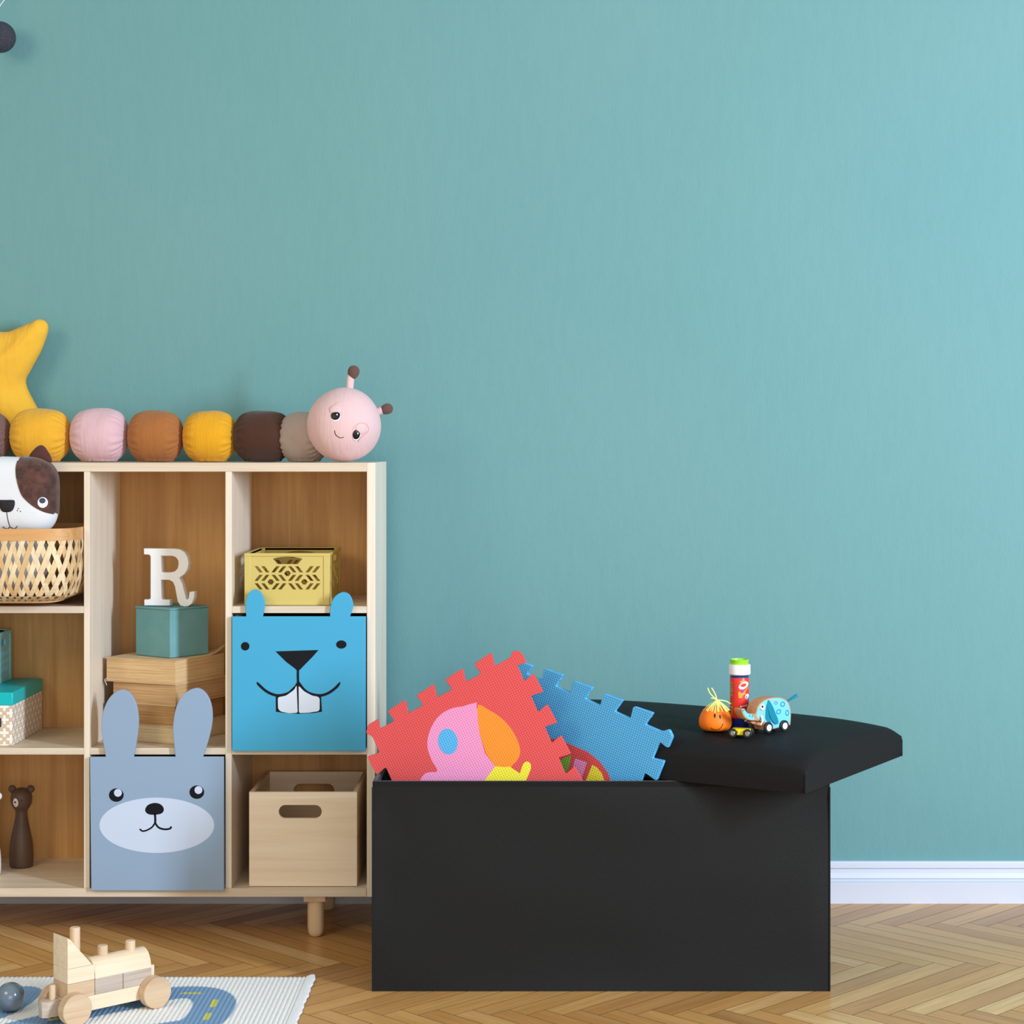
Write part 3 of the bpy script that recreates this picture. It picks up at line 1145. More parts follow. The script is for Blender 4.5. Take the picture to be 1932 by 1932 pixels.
BKX, BKY = P(329, 1405, 4.375).x, 4.375
hts = [0.0400, 0.0470, 0.0480, BOOK_TOP - Z3 - 0.1350]
labs = ['palest worn old book at the bottom of the stack under the teal cube', 'second old book from the bottom, with dark stained page edges, behind the rabbit ears',
        'tan old book directly beneath the topmost book with frayed corners', 'topmost old book with frayed corners and a curled cover under the teal cube']
zz = Z3
for i, (h, lb) in enumerate(zip(hts, labs)):
    yaw = math.radians((-25, -23.5, -26, -24)[i])
    w, dp_ = (0.182, 0.180, 0.176, 0.189)[i], (0.205, 0.2, 0.2, 0.2)[i]
    jx, jy = ((0.004, 0.004), (0.0, 0.006), (0.002, 0.005), (0.002, 0.0))[i]
    bk = thing('old_book', lb, 'book', (BKX + jx, BKY + jy, zz), yaw, 'old books stacked under the teal cube')

    def wavy(bm, amp):
        for v in bm.verts:
            v.co.z += amp * noise.noise(Vector((v.co.x * 14, v.co.y * 14, i * 5.0)))
        return bm
    for nm, z0, z1, mm, ex in (('page_block', 0.0018, h - 0.0018, 'pages_%d' % i, 0.0), ('back_cover', 0.0, 0.0016, 'cover', 0.0015), ('front_cover', h - 0.0016, h, 'cover', 0.002)):
        bm = bmesh.new()
        nx, ny, nz = 10, 10, 3
        bmesh.ops.create_grid(bm, x_segments=nx, y_segments=ny, size=0.5)
        for v in bm.verts:
            v.co.x = -w / 2 + v.co.x * (w + 2 * ex)
            v.co.y = dp_ / 2 + v.co.y * (dp_ + 2 * ex)
            v.co.z = z0
        g = bmesh.ops.extrude_face_region(bm, geom=bm.faces[:])
        for e in g['geom']:
            if isinstance(e, bmesh.types.BMVert):
                e.co.z = z1
        for v in bm.verts:
            if nm == 'page_block':
                v.co.x += 0.0016 * noise.noise(Vector((v.co.x * 9, v.co.y * 9, v.co.z * 60 + i)))
                v.co.y += 0.0016 * noise.noise(Vector((v.co.y * 9, v.co.x * 9, v.co.z * 60 + i + 7)))
            elif ex:
                v.co.x += 0.002 * noise.noise(Vector((v.co.x * 40, v.co.y * 30, i)))
                v.co.y += 0.002 * noise.noise(Vector((v.co.y * 40, v.co.x * 30, i + 3)))
            if nm == 'front_cover' and i == 3:
                far = max(0.0, (v.co.x + v.co.y - 0.138) / 0.072)
                v.co.z += 0.022 * far * far
        obj(nm, bm, mm, bk, local=True, angle=30)
    if i == 3:
        a0 = Vector((-w - 0.001, 0.002, 0.004))
        th_ = [a0 + Vector(v) for v in ((0.004, -0.002, 0.002), (-0.004, -0.003, -0.001), (0.0, -0.005, -0.006), (0.002, -0.003, -0.014))]
        obj('loose_thread', tube(bmesh.new(), spline(th_, 4), 0.0007, 5), 'cord_white', bk, local=True)
    zz += h + 0.0001

# ---- boxes at the left edge
lb0, lb1, lx = 4.358, 4.624, -1.1775
lidbox = thing('lidded_box', 'beige blossom print box with a turquoise lid under the teal crate', 'box', (lx - 0.15, 4.49, Z3))
obj('box_body', boxm(lx - 0.298, lx - 0.002, lb0 + 0.002, lb1 - 0.002, Z3, Z3 + 0.094), 'blossom', lidbox, bevel=0.001)
obj('lid', boxm(lx - 0.30, lx, lb0, lb1, Z3 + 0.0905, Z3 + 0.1205), 'lid_teal', lidbox, bevel=0.003)
hold = obj('label_holder', boxm(X(-34, lb0), X(2.2, lb0), lb0 - 0.001, lb0 + 0.003, Z(1372, lb0), Z(1355, lb0)), 'tag_dark', lidbox, bevel=0.0006)
ZL = Z3 + 0.1205


def crate(th, x0, x1, y0, y1, z0, z1, mat, front_holes, side_holes):
    """slotted plastic folding crate: posts, four pierced walls, base"""
    t_ = 0.004
    w, h, dep = x1 - x0, z1 - z0, y1 - y0
    fr = [(0.004, 0.006), (w - 0.004, 0.006), (w - 0.004, h), (0.004, h)]
    for yy, nm in ((y0 + 0.002, 'front_wall'), (y1 - t_ - 0.002, 'back_wall')):
        plate(nm, [fr] + front_holes(w, h), t_, mat, th, Matrix.Translation((x0, yy, z0)) @ STAND, 0.0006)
    sr = [(0.004, 0.006), (dep - 0.004, 0.006), (dep - 0.004, h), (0.004, h)]
    for xx in (x1 - 0.002, x0 + t_ + 0.002):
        mm = Matrix.Translation((xx, y0, z0)) @ Matrix.Rotation(PI / 2, 4, 'Z') @ STAND
        plate('side_wall', [sr] + side_holes(dep, h), t_, mat, th, mm, 0.0006)
    for cx in (x0, x1 - 0.014):
        for cy in (y0, y1 - 0.014):
            obj('corner_post', boxm(cx, cx + 0.014, cy, cy + 0.014, z0, z1), mat, th, bevel=0.0012)
    obj('base', boxm(x0 + 0.001, x1 - 0.001, y0 + 0.001, y1 - 0.001, z0, z0 + 0.012), mat, th, bevel=0.001)
    bm = bmesh.new()
    for a, b, c_, d_ in ((x0, x1, y0 - 0.0008, y0 + 0.006), (x0, x1, y1 - 0.006, y1 + 0.0008), (x0 - 0.0008, x0 + 0.006, y0, y1), (x1 - 0.006, x1 + 0.0008, y0, y1)):
        box(bm, a, b, c_, d_, z1 - 0.006, z1 + 0.001)
    obj('top_rim', bm, mat, th, bevel=0.001)


def chevrons(w, h):
    """slots copied from the front of the yellow crate (zoom units 232..860 across, 262..640 down)"""
    def c(x, y):
        return ((x - 232) / 628 * w, (640 - y) / 378 * h)
    out = [[c(*q) for q in ((440, 300), (470, 292), (510, 287), (548, 285), (590, 287), (630, 293), (658, 300), (625, 339), (475, 339))]]
    A, B = 'A', 'B'
    rows = [(355, 400, [(308, B), (357, B), (433, A), (482, A), (555, B), (605, B), (683, A), (732, A)]),
            (418, 462, [(308, A), (357, A), (433, B), (482, B), (555, A), (605, A), (683, B), (732, B)]),
            (480, 525, [(308, B), (357, B), (433, A), (482, A), (555, B), (605, B), (683, A), (732, A)])]
    for y0, y1, sl in rows:
        for x0, k in sl:
            q = ((x0 + 33, y0), (x0 + 58, y0), (x0 + 22, y1), (x0 - 3, y1)) if k == A else ((x0 - 3, y0), (x0 + 22, y0), (x0 + 58, y1), (x0 + 33, y1))
            out.append([c(*p) for p in q])
    for hx, hy in ((548, 408), (425, 470), (672, 470)):
        out.append([c(*p) for p in ((hx - 25, hy), (hx - 10, hy - 19), (hx + 10, hy - 19), (hx + 25, hy), (hx + 10, hy + 19), (hx - 10, hy + 19))])
    return out


def leafy(w, h):
    out = []
    for cx in (0.30, 0.72):
        c0 = cx * w
        out.append([(c0 + 0.016 * math.cos(a) * (1.0 if math.cos(a) > 0 else 1.4), h * 0.80 + 0.010 * math.sin(a)) for a in [2 * PI * i / 18 for i in range(18)]])
    n = 16
    for r in range(3):
        for i in range(n):
            cx = w * (0.09 + 0.82 * (i + 0.5 * (r % 2)) / n)
            cy = h * (0.26 + 0.155 * r)
            s = 0.0035 * (1 if (i + r) % 2 else -1)
            out.append([(cx + s, cy + h * 0.07), (cx + 0.0032, cy), (cx - s, cy - h * 0.07), (cx - 0.0032, cy)])
    return out


yc = thing('folding_crate', 'straw yellow plastic crate with chevron slots on the board above the blue bin', 'crate', (X(541, 4.352), 4.46, Z2), 0, 'plastic folding crates')
crate(yc, X(461, 4.352), X(622, 4.352), 4.352, 4.60, Z2, Z2 + 0.1165, 'crate_yellow', chevrons, chevrons)
tcx = X(20, 4.6)
tc_ = thing('folding_crate', 'small teal blue plastic crate standing on the turquoise lid', 'crate', (tcx - 0.1, 4.49, ZL), 0, 'plastic folding crates')
crate(tc_, tcx - 0.19, tcx, 4.385, 4.61, ZL, ZL + 0.118, 'crate_teal', leafy, leafy)


# ---- animal bins
def bin_box(name, label, cat_, x0, x1, z0, z1, d, mat):
    th = thing(name, label, cat_, ((x0 + x1) / 2, d, z0))
    bm = bmesh.new()
    a0, a1, b0, b1 = x0 + 0.006, x1 - 0.006, d + 0.0105, 4.62
    c0, c1 = z0 + 0.0005, z1 - 0.012
    box(bm, a0, a0 + 0.005, b0, b1, c0, c1)
    box(bm, a1 - 0.005, a1, b0, b1, c0, c1)
    box(bm, a0 + 0.005, a1 - 0.005, b1 - 0.005, b1, c0, c1)
    box(bm, a0 + 0.005, a1 - 0.005, b0, b1 - 0.005, c0, c0 + 0.005)
    obj('bin_body', bm, 'bin_box_blue', th, smooth=False)
    return th


FD = 4.3185
s4 = (3.865, 400, 980)
q4 = lambda pts, lift=0.0: zoomed(pts, *s4, FD)
bear = bin_box('animal_bin', 'sky blue animal face storage bin with two buck teeth under the yellow crate', 'storage bin', X(437.5, FD), X(690.5, FD), Z3 + 0.0005, Z(1163, FD), FD, 'bin_blue')
out = [(145, 1690), (1120, 1690), (1120, 708), (1005, 708)] + [tuple(q) for q in spline([(1005, 708), (1027, 640), (1022, 590), (1000, 548), (965, 531), (930, 538), (886, 575), (863, 640), (860, 708)], 4)][1:] + \
      [(370, 708)] + [tuple(q) for q in spline([(370, 708), (384, 620), (375, 570), (350, 528), (315, 512), (284, 521), (256, 560), (244, 625), (249, 708)], 4)][1:] + [(145, 708)]
fp = upright('front_panel', [q4(out)], FD, 0.0095, 'bin_blue', bear, 0.0012)
DF = FD - 0.0004
for cx, cy, a, b in ((242, 925, 31, 31), (943, 912, 38, 30)):
    upright('eye', [q4(ell(cx, cy, a, b))], DF, 0.0008, 'ink', fp)
upright('nose', [q4([(463, 962), (777, 952), (735, 1000), (640, 1097), (626, 1108), (606, 1088), (540, 1038)])], DF, 0.0008, 'ink', fp)
upright('teeth_outline', [q4([(465, 1285), (540, 1275), (626, 1190), (720, 1275), (795, 1285), (802, 1402), (740, 1411), (630, 1418), (530, 1411), (466, 1402)])], DF, 0.0008, 'ink', fp)
for tooth in ([(480, 1297), (540, 1285), (600, 1242), (617, 1208), (625, 1410), (560, 1413), (500, 1400), (482, 1380)],
              [(632, 1212), (670, 1252), (730, 1285), (772, 1292), (785, 1305), (785, 1385), (775, 1398), (700, 1410), (634, 1412)]):
    upright('tooth', [q4([tuple(v) for v in rounded(tooth, 14)])], DF - 0.0003, 0.0006, 'tooth', fp)
upright('mouth', [q4(stroke([(627, 1090), (626, 1140), (628, 1195)], 17, taper=1.0))], DF - 0.0001, 0.0008, 'ink', fp)
upright('mouth', [q4(stroke([(628, 1178), (605, 1230), (550, 1270), (475, 1283), (405, 1258), (352, 1215), (327, 1187)], 19))], DF - 0.0002, 0.0008, 'ink', fp)
upright('mouth', [q4(stroke([(628, 1178), (665, 1235), (715, 1270), (790, 1283), (850, 1265), (905, 1225), (935, 1187)], 19))], DF - 0.0002, 0.0008, 'ink', fp)

s5 = (4.2, 0, 1260)
q5 = lambda pts: zoomed(pts, *s5, FD)
bun = bin_box('animal_bin', 'blue grey rabbit face storage bin with tall ears in the bottom row', 'storage bin', X(171, FD), X(422.5, FD), ZB + 0.0005, Z(1430, FD), FD, 'bin_grey')
e1 = [(838, 706), (812, 560), (803, 450), (825, 320), (880, 222), (960, 173), (1030, 200), (1080, 290), (1098, 420), (1085, 560), (1058, 706)]
e2 = [(1390, 706), (1375, 560), (1372, 440), (1400, 300), (1460, 205), (1555, 160), (1625, 195), (1670, 280), (1683, 400), (1660, 540), (1608, 706)]
out = [(722, 1767), (1776, 1767), (1772, 706)] + [tuple(q) for q in spline(e2[::-1], 4)] + [tuple(q) for q in spline(e1[::-1], 4)] + [(712, 708)]
fp = upright('front_panel', [q5(out)], FD, 0.0095, 'bin_grey', bun, 0.0012)
mz = upright('muzzle', [q5(ell(1243, 1248, 455, 219, 72))], DF, 0.0008, 'muzzle_pale', fp)
for cx, cy, gx, gy in ((922, 1008, 935, 990), (1560, 985, 1573, 968)):
    e_ = upright('eye', [q5(ell(cx, cy, 58, 53))], DF - 0.0002, 0.0008, 'ink', fp)
    upright('eye_glint', [q5(ell(gx, gy, 31, 31))], DF - 0.0004, 0.0006, 'muzzle_pale', e_)
upright('nose', [q5([tuple(v) for v in spline([(1152, 1118), (1175, 1085), (1225, 1070), (1270, 1080), (1296, 1108), (1294, 1140), (1262, 1160), (1192, 1163), (1158, 1146)], 4, True)])], DF - 0.0003, 0.0008, 'ink', fp)
upright('mouth', [q5(stroke([(1228, 1155), (1231, 1200), (1229, 1240)], 17, taper=1))], DF - 0.0003, 0.0008, 'ink', fp)
upright('mouth', [q5(stroke([(1229, 1228), (1205, 1262), (1165, 1286), (1130, 1293), (1107, 1276)], 13, taper=0.8))], DF - 0.00035, 0.0008, 'ink', fp)
upright('mouth', [q5(stroke([(1229, 1228), (1258, 1265), (1305, 1279), (1348, 1273), (1357, 1256)], 15, taper=1))], DF - 0.00035, 0.0008, 'ink', fp)

# ---- pine crate, bottom right cubby
WD = 4.345
wx0, wx1, wz1 = X(470, WD), X(673.5, WD), Z(1494.5, WD)
wc = thing('pine_crate', 'plain pine crate with oval hand holes in the bottom right cubby', 'crate', ((wx0 + wx1) / 2, WD, ZB))
fr = [(wx0, ZB + 0.0006), (wx1, ZB + 0.0006), (wx1, wz1), (wx0, wz1)]
hz0, hz1, hx0, hx1 = Z(1544, WD), Z(1519, WD), X(526, WD), X(607, WD)
upright('front_wall', [fr, stadium(hx0, hx1, hz0, hz1)], WD, 0.010, 'crate_wood', wc, 0.0008)
upright('back_wall', [fr, stadium(hx0, hx1, hz0, hz1)], 4.615, 0.010, 'crate_wood', wc, 0.0008)
obj('side_wall', boxm(wx0, wx0 + 0.010, WD + 0.0102, 4.6148, ZB + 0.0006, wz1), 'crate_wood_side', wc, bevel=0.0008)
obj('side_wall', boxm(wx1 - 0.010, wx1, WD + 0.0102, 4.6148, ZB + 0.0006, wz1), 'crate_wood_side', wc, bevel=0.0008)
obj('base', boxm(wx0 + 0.0102, wx1 - 0.0102, WD + 0.0102, 4.6148, ZB + 0.001, ZB + 0.009), 'crate_wood', wc)


# ---- bear skittles
def skittle(cx, d, mat, label):
    th = thing('bear_figurine', label, 'figurine', (cx, d, ZB), 0, 'wooden bear figurines')
    k = 4.55 / F
    pr = [(0.001, 0.0), (19, 0.5), (21.5, 4), (22.5, 15), (22.2, 30), (20.5, 48), (16.5, 68), (13, 84), (11.2, 97), (11.5, 106), (15, 111), (18.5, 118), (20.0, 126), (19.5, 134), (16.5, 141), (11.5, 146), (5, 148.3), (0.05, 148.8)]
    pr = [(r * k, h * k) for r, h in pr]
    bm = lathe(bmesh.new(), [tuple(q) for q in spline(pr, 3)], 40, Matrix.Translation((cx, d, ZB)))
    body = obj('body', bm, mat, th, angle=180)
    for s in (-1, 1):
        ear = obj('ear', ball(bmesh.new(), (cx + s * 17.5 * k, d, ZB + 146 * k), (7.4 * k, 5.5 * k, 7.4 * k)), mat, th, angle=180)
    # face turned slightly to the left
    hc = Vector((cx, d, ZB + 126 * k))

    def face(u, w, lift=0.0):
        n = Vector((math.sin(u) * math.cos(w), -math.cos(u) * math.cos(w), math.sin(w)))
        return hc + n * (20.0 * k + lift), n
    p, n = face(-0.30, -0.12)
    mzl = blob('muzzle', 'figure_muzzle', p, n, 5.6 * k, 8.6 * k, 1.6 * k, th)
    p, n = face(-0.30, -0.06, 1.2 * k)
    blob('nose', 'black', p, n, 2.4 * k, 1.8 * k, 1.0 * k, mzl)
    pts = [face(-0.30 + a, b, 1.5 * k)[0] for a, b in ((-0.10, -0.30), (-0.05, -0.34), (0, -0.28), (0, -0.12), (0, -0.28), (0.05, -0.34), (0.10, -0.30))]
    obj('mouth', tube(bmesh.new(), pts, 0.4 * k, 5), 'black', mzl)
    for u in (-0.75, 0.25):
        p, n = face(u, 0.10)
        blob('eye', 'black', p, n, 1.5 * k, 1.5 * k, 0.6 * k, th)
    return th


skittle(X(40.5, 4.553), 4.553, 'figure_brown', 'dark brown wooden bear skittle with a cream muzzle in the bottom cubby')
skittle(X(-21.5, 4.46), 4.46, 'figure_white', 'white wooden bear skittle cut off by the left picture edge')

# ================================================================== RUG, TRAIN, BALL
RUG_X1, RUG_Y1 = -0.4555, 4.018
RX0, RY0 = -1.75, 3.35
RUGZ = 0.0055


def floor_pt(px, py):
    d = H * F / (py - VY)
    return np.array([(px - VX) * d / F, d])


def z6(x, y):
    return floor_pt(x / 3.02, 1660 + y / 3.02)


dxr = 0.0095 / 8
xs = np.arange(RX0, RUG_X1 - 0.016, dxr)
ys = np.arange(RY0, RUG_Y1 + 0.0001, 0.0040)
GX, GY = np.meshgrid(xs, ys, indexing='ij')
rib = np.abs(np.sin(PI * GX / 0.0095))
GZ = 0.0032 + 0.0023 * np.sqrt(rib)
GYw = GY.copy()
GYw[:, -1] += 0.0025 * rib[:, -1]


def dist_poly(poly):
    D = np.full(GX.shape, 9.0)
    for a, b in zip(poly, poly[1:]):
        ab = b - a
        t_ = np.clip(((GX - a[0]) * ab[0] + (GY - a[1]) * ab[1]) / (ab @ ab), 0, 1)
        D = np.minimum(D, np.hypot(GX - a[0] - t_ * ab[0], GY - a[1] - t_ * ab[1]))
    return D


def sm(pts):
    return [np.array(q[:2]) for q in spline([tuple(z6(*p)) for p in pts], 6)]


roadA = sm([(-300, 960), (60, 870), (320, 806), (560, 750), (760, 712), (930, 668), (1060, 655), (1170, 665), (1222, 712), (1185, 790), (1120, 835), (980, 862), (700, 900)])
roadB = sm([(110, 655), (80, 690), (0, 745), (-160, 810), (-420, 860)])
D = np.minimum(dist_poly(roadA) - 0.043, dist_poly(roadB) - 0.045)
blue = np.clip(0.5 - D / 0.004, 0, 1)
yel = np.zeros(GX.shape)
for a, b in (((1045, 660), (1135, 660)), ((1228, 700), (1212, 735)), ((1190, 778), (1172, 808)), ((640, 727), (730, 710)), ((290, 812), (360, 796)), ((-20, 880), (90, 850))):
    D2 = dist_poly([z6(*a), z6(*b)]) - 0.0055
    yel = np.maximum(yel, np.clip(0.5 - D2 / 0.002, 0, 1))
W0, B0, Y0c = np.array(lin((244, 242, 238))[:3]), np.array(lin((122, 158, 194))[:3]), np.array(lin((214, 208, 70))[:3])
colr = W0 * (1 - blue)[..., None] + B0 * blue[..., None]
colr = colr * (1 - yel)[..., None] + Y0c * yel[..., None]
nx, ny = GX.shape
vv = np.stack([GX, GYw, GZ], -1).reshape(-1, 3)
ii = np.arange(nx * ny).reshape(nx, ny)
ff = np.stack([ii[:-1, :-1], ii[1:, :-1], ii[1:, 1:], ii[:-1, 1:]], -1).reshape(-1, 4)
# skirt: lower copy of the rear edge
low = vv[ii[:, -1]].copy()
low[:, 2] = 0.0002
k0 = len(vv)
vv = np.concatenate([vv, low])
kk = np.arange(nx) + k0
sk = np.stack([ii[:-1, -1], ii[1:, -1], kk[1:], kk[:-1]], -1)
ff = np.concatenate([ff, sk])
allc = np.concatenate([colr.reshape(-1, 3), colr[:, -1]])
me = bpy.data.meshes.new('woven_field')
me.from_pydata(vv.tolist(), [], ff.tolist())
ca = me.color_attributes.new('print', 'FLOAT_COLOR', 'POINT')
ca.data.foreach_set('color', np.concatenate([allc, np.ones((len(allc), 1))], 1).astype(np.float32).ravel())
t = NT('ribbed_cotton_rug')
an = t.n('ShaderNodeAttribute', attribute_name='print')
fz = t.noise(t.coords('Object', (300, 60, 1)), 1.0, 3, 0.6)
t.base(t.mix(t.ramp(fz, [(0.35, (0.16, 0.16, 0.16, 1)), (0.6, (0, 0, 0, 1))]), an.outputs['Color'], lin((170, 176, 186))))
t.b.inputs['Roughness'].default_value = 0.95
t.b.inputs['Specular IOR Level'].default_value = 0.1
t.bump(fz, 0.5, 0.0015)
M['rug'] = t.m
M['rug_hem'] = fabric('white_cotton_hem', (240, 240, 240), 0.05, wrinkle=0.15)
rug = thing('play_rug', 'ribbed white play rug printed with blue roads under the wooden train', 'rug', (-0.9, 3.75, 0))
link_mesh('woven_field', me, 'rug', rug, smooth=True, angle=180)
bm = bmesh.new()
rows = []
for k in range(60):
    y = RY0 + (RUG_Y1 + 0.004 - RY0) * k / 59
    e = max(0, (y - 3.9) / 0.12)
    up = 0.0035 * e * e
    wv = 0.0012 * math.sin(k * 1.9) + 0.0008 * math.sin(k * 0.7)
    rows.append([bm.verts.new(q) for q in ((RUG_X1 - 0.019, y, 0.0005), (RUG_X1 - 0.019, y, 0.0062), (RUG_X1 - 0.010, y, 0.0072 + up * 0.6), (RUG_X1 - 0.002 + wv, y, 0.0062 + up), (RUG_X1 + wv, y, 0.003 + up), (RUG_X1 - 0.003, y, 0.0006 + up * 0.8))])
for a, b in zip(rows, rows[1:]):
    for s in range(6):
        bm.faces.new((a[s], a[(s + 1) % 6], b[(s + 1) % 6], b[s]))
bm.faces.new(rows[0])
bm.faces.new(rows[-1])
obj('hem', bm, 'rug_hem', rug)

# ---- wooden train
TY = math.radians(42)
T0 = Vector((-0.8695, 3.695 - 0.020, RUGZ))
tr = thing('wooden_train', 'unpainted wooden block train with pegs and round wheels standing on the rug', 'toy train', tuple(T0), TY)
N0, N1 = 0.022, 0.079        # near and far faces of the blocks
MID = (N0 + N1) / 2


def tb(name, u0, u1, v0, v1, z0, z1, mat, parent=tr, bev=0.0012):
    return obj(name, boxm(u0, u1, v0, v1, z0, z1), mat, parent, local=True, bevel=bev)


ch = tb('chassis', -0.0122, 0.192, N0, N1, 0.0175, 0.0462, 'toy_light')
bm = bmesh.new()
hp = [(-0.0505, 0.047), (-0.0505, 0.060), (-0.041, 0.067), (-0.0125, 0.067), (-0.0125, 0.040), (-0.041, 0.040)]
lo = [bm.verts.new((a, b, 0.0150)) for a, b in hp]
hi = [bm.verts.new((a, b, 0.0455)) for a, b in hp]
bm.faces.new(lo)
bm.faces.new(hi)
for i in range(6):
    bm.faces.new((lo[i], lo[(i + 1) % 6], hi[(i + 1) % 6], hi[i]))
hb = obj('coupling_block', bm, 'toy_grey', tr, local=True, bevel=0.001)


def peg(u, z0, z1, r, name='peg', v=None):
    bm = lathe(bmesh.new(), [(r, z0), (r, z1 - 0.0015), (r - 0.0013, z1)], 28, Matrix.Translation((u, v or MID, 0)))
    return obj(name, bm, 'toy_peg', tr, local=True)


peg(-0.0250, 0.0456, 0.0730, 0.0060, 'coupling_peg', 0.0535)
tb('block', -0.0095, 0.0485, N0, N1, 0.0464, 0.0763, 'toy_tan')
tb('block', -0.0095, 0.0485, N0, N1, 0.0766, 0.1055, 'toy_light')
tb('block', 0.0493, 0.1100, N0, N1, 0.0464, 0.0766, 'toy_grey')
tb('block', 0.1110, 0.1735, N0, N1, 0.0464, 0.0766, 'toy_grey')
tb('front_plate', 0.1740, 0.1825, N0 + 0.004, N1 - 0.002, 0.0464, 0.0800, 'toy_light')
# wedge with a hollow slope
wp = [(-0.0095, 0.1059), (0.0440, 0.1059), (0.0410, 0.1085), (0.0350, 0.1160), (0.0260, 0.1265), (0.0160, 0.1380), (0.0070, 0.1490), (-0.0020, 0.1605), (-0.0095, 0.1660)]
plate('wedge_block', [wp], N1 - N0, 'toy_light', tr, Matrix.Translation((0, N0, 0)) @ STAND, 0.001, local=True)
# boiler
bp = [(N0, 0.0770), (N1, 0.0770)] + [(MID + (N1 - N0) / 2 * math.cos(a), 0.0785 + 0.0345 * math.sin(a)) for a in [PI * i / 24 for i in range(25)]]
mm = Matrix.Translation((0.1730, 0, 0)) @ Matrix(((0, 0, 1, 0), (1, 0, 0, 0), (0, 1, 0, 0), (0, 0, 0, 1)))
plate('boiler', [bp], 0.1235, 'toy_light', tr, mm, 0.001, local=True)
peg(0.0214, 0.1059, 0.1765, 0.0099)
peg(0.0813, 0.1085, 0.1315, 0.0099)
peg(0.1425, 0.1085, 0.1302, 0.0099)
for u in (0.0, 0.1745):
    for v0, v1 in ((0.0, 0.0215), (0.0795, 0.101)):
        bm = lathe(bmesh.new(), [(0.0298, v0), (0.0307, v0 + 0.001), (0.0307, v1 - 0.001), (0.0298, v1)], 56, Matrix.Translation((u, 0, 0.0307)), 'Y')
        obj('wheel', bm, 'toy_tan', tr, local=True)

# ---- grey ball
gb = obj('ball', ball(bmesh.new(), (0, 0, 0), 0.0282, seg=48, rings=32), 'ball_grey', angle=180)
gb.location = (X(19.5, 3.775), 3.775, RUGZ + 0.0281)
tag(gb, 'glossy slate grey ball lying on the rug left of the train', 'ball')

# ================================================================== STORAGE OTTOMAN
OD, OB = 3.930, 4.440
ox0, ox1 = X(703.5, OD), X(1565, OD)
OT = Z(1474, OD)
ott = thing('storage_ottoman', 'large black faux leather storage box standing open on the parquet', 'storage ottoman', ((ox0 + ox1) / 2, OD, 0))


def panel(name, p0, p1, z0, z1, thick, inward, soft=0.0):
    """upright cloth panel from p0 to p1, gently slack"""
    p0, p1, inward = Vector(p0), Vector(p1), Vector(inward)
    bm = bmesh.new()
    n, m_ = 40, 20
    fr, bk = [], []
    for i in range(n + 1):
        s = i / n
        ra, rb = [], []
        for j in range(m_ + 1):
            t_ = j / m_
            q = p0.lerp(p1, s)
            e = (16 * s * (1 - s) * t_ * (1 - t_)) ** 0.5
            w = soft * (0.0018 * math.sin(3.1 * s + 2 * t_) + 0.004 * noise.noise(Vector((s * 3.5, t_ * 3, 2.0)))) * min(1, e * 3)
            # creases running down from the upper corners
            for cs in (0.0, 1.0):
                ds = abs(s - cs)
                dt = 1 - t_
                if ds < 0.14 and dt < 0.4:
                    w += soft * 0.0035 * math.exp(-((ds * 2.1 - dt * 0.55) ** 2) / 0.0035) * min(1, dt * 12) * (1 - dt / 0.4)
            co = Vector((q.x, q.y, z0 + (z1 - z0) * t_)) + inward * w
            ra.append(bm.verts.new(co))
            rb.append(bm.verts.new(co + inward * thick))
        fr.append(ra)
        bk.append(rb)
    for i in range(n):
        for j in range(m_):
            bm.faces.new((fr[i][j], fr[i + 1][j], fr[i + 1][j + 1], fr[i][j + 1]))
            bm.faces.new((bk[i][j], bk[i][j + 1], bk[i + 1][j + 1], bk[i + 1][j]))
    for i in range(n):
        bm.faces.new((fr[i][0], bk[i][0], bk[i + 1][0], fr[i + 1][0]))
        bm.faces.new((fr[i][-1], fr[i + 1][-1], bk[i + 1][-1], bk[i][-1]))
    for j in range(m_):
        bm.faces.new((fr[0][j], fr[0][j + 1], bk[0][j + 1], bk[0][j]))
        bm.faces.new((fr[-1][j], bk[-1][j], bk[-1][j + 1], fr[-1][j + 1]))
    return obj(name, bm, 'leather', ott, angle=50)


TH = 0.0095
panel('front_panel', (ox0, OD, 0), (ox1, OD, 0), 0.0008, OT - 0.008, TH, (0, 1, 0), 1.0)
panel('back_panel', (ox1, OB, 0), (ox0, OB, 0), 0.0008, OT - 0.008, TH, (0, -1, 0), 0.0)
panel('side_panel', (ox0, OB - TH, 0), (ox0, OD + TH, 0), 0.0008, OT - 0.008, TH, (1, 0, 0), 0.0)
panel('side_panel', (ox1, OD + TH, 0), (ox1, OB - TH, 0), 0.0008, OT - 0.008, TH, (-1, 0, 0), 0.0)
bm = bmesh.new()
e = 0.0009
for a, b, c_, d_ in ((ox0 - e, ox1 + e, OD - e, OD + TH + e), (ox0 - e, ox1 + e, OB - TH - e, OB + e), (ox0 - e, ox0 + TH + e, OD + TH + e, OB - TH - e), (ox1 - TH - e, ox1 + e, OD + TH + e, OB - TH - e)):
    box(bm, a, b, c_, d_, OT - 0.0125, OT)
obj('rim_binding', bm, 'binding', ott, bevel=0.0025, segs=3)
obj('base_board', boxm(ox0 + TH, ox1 - TH, OD + TH, OB - TH, 0.150, 0.160), 'binding', ott)
for cx, cy in ((ox0, OD), (ox1, OD), (ox0, OB), (ox1, OB)):
    obj('corner_piping', tube(bmesh.new(), [(cx, cy, 0.001 + (OT - 0.013) * k / 12) for k in range(13)], 0.0022, 8), 'leather', ott)

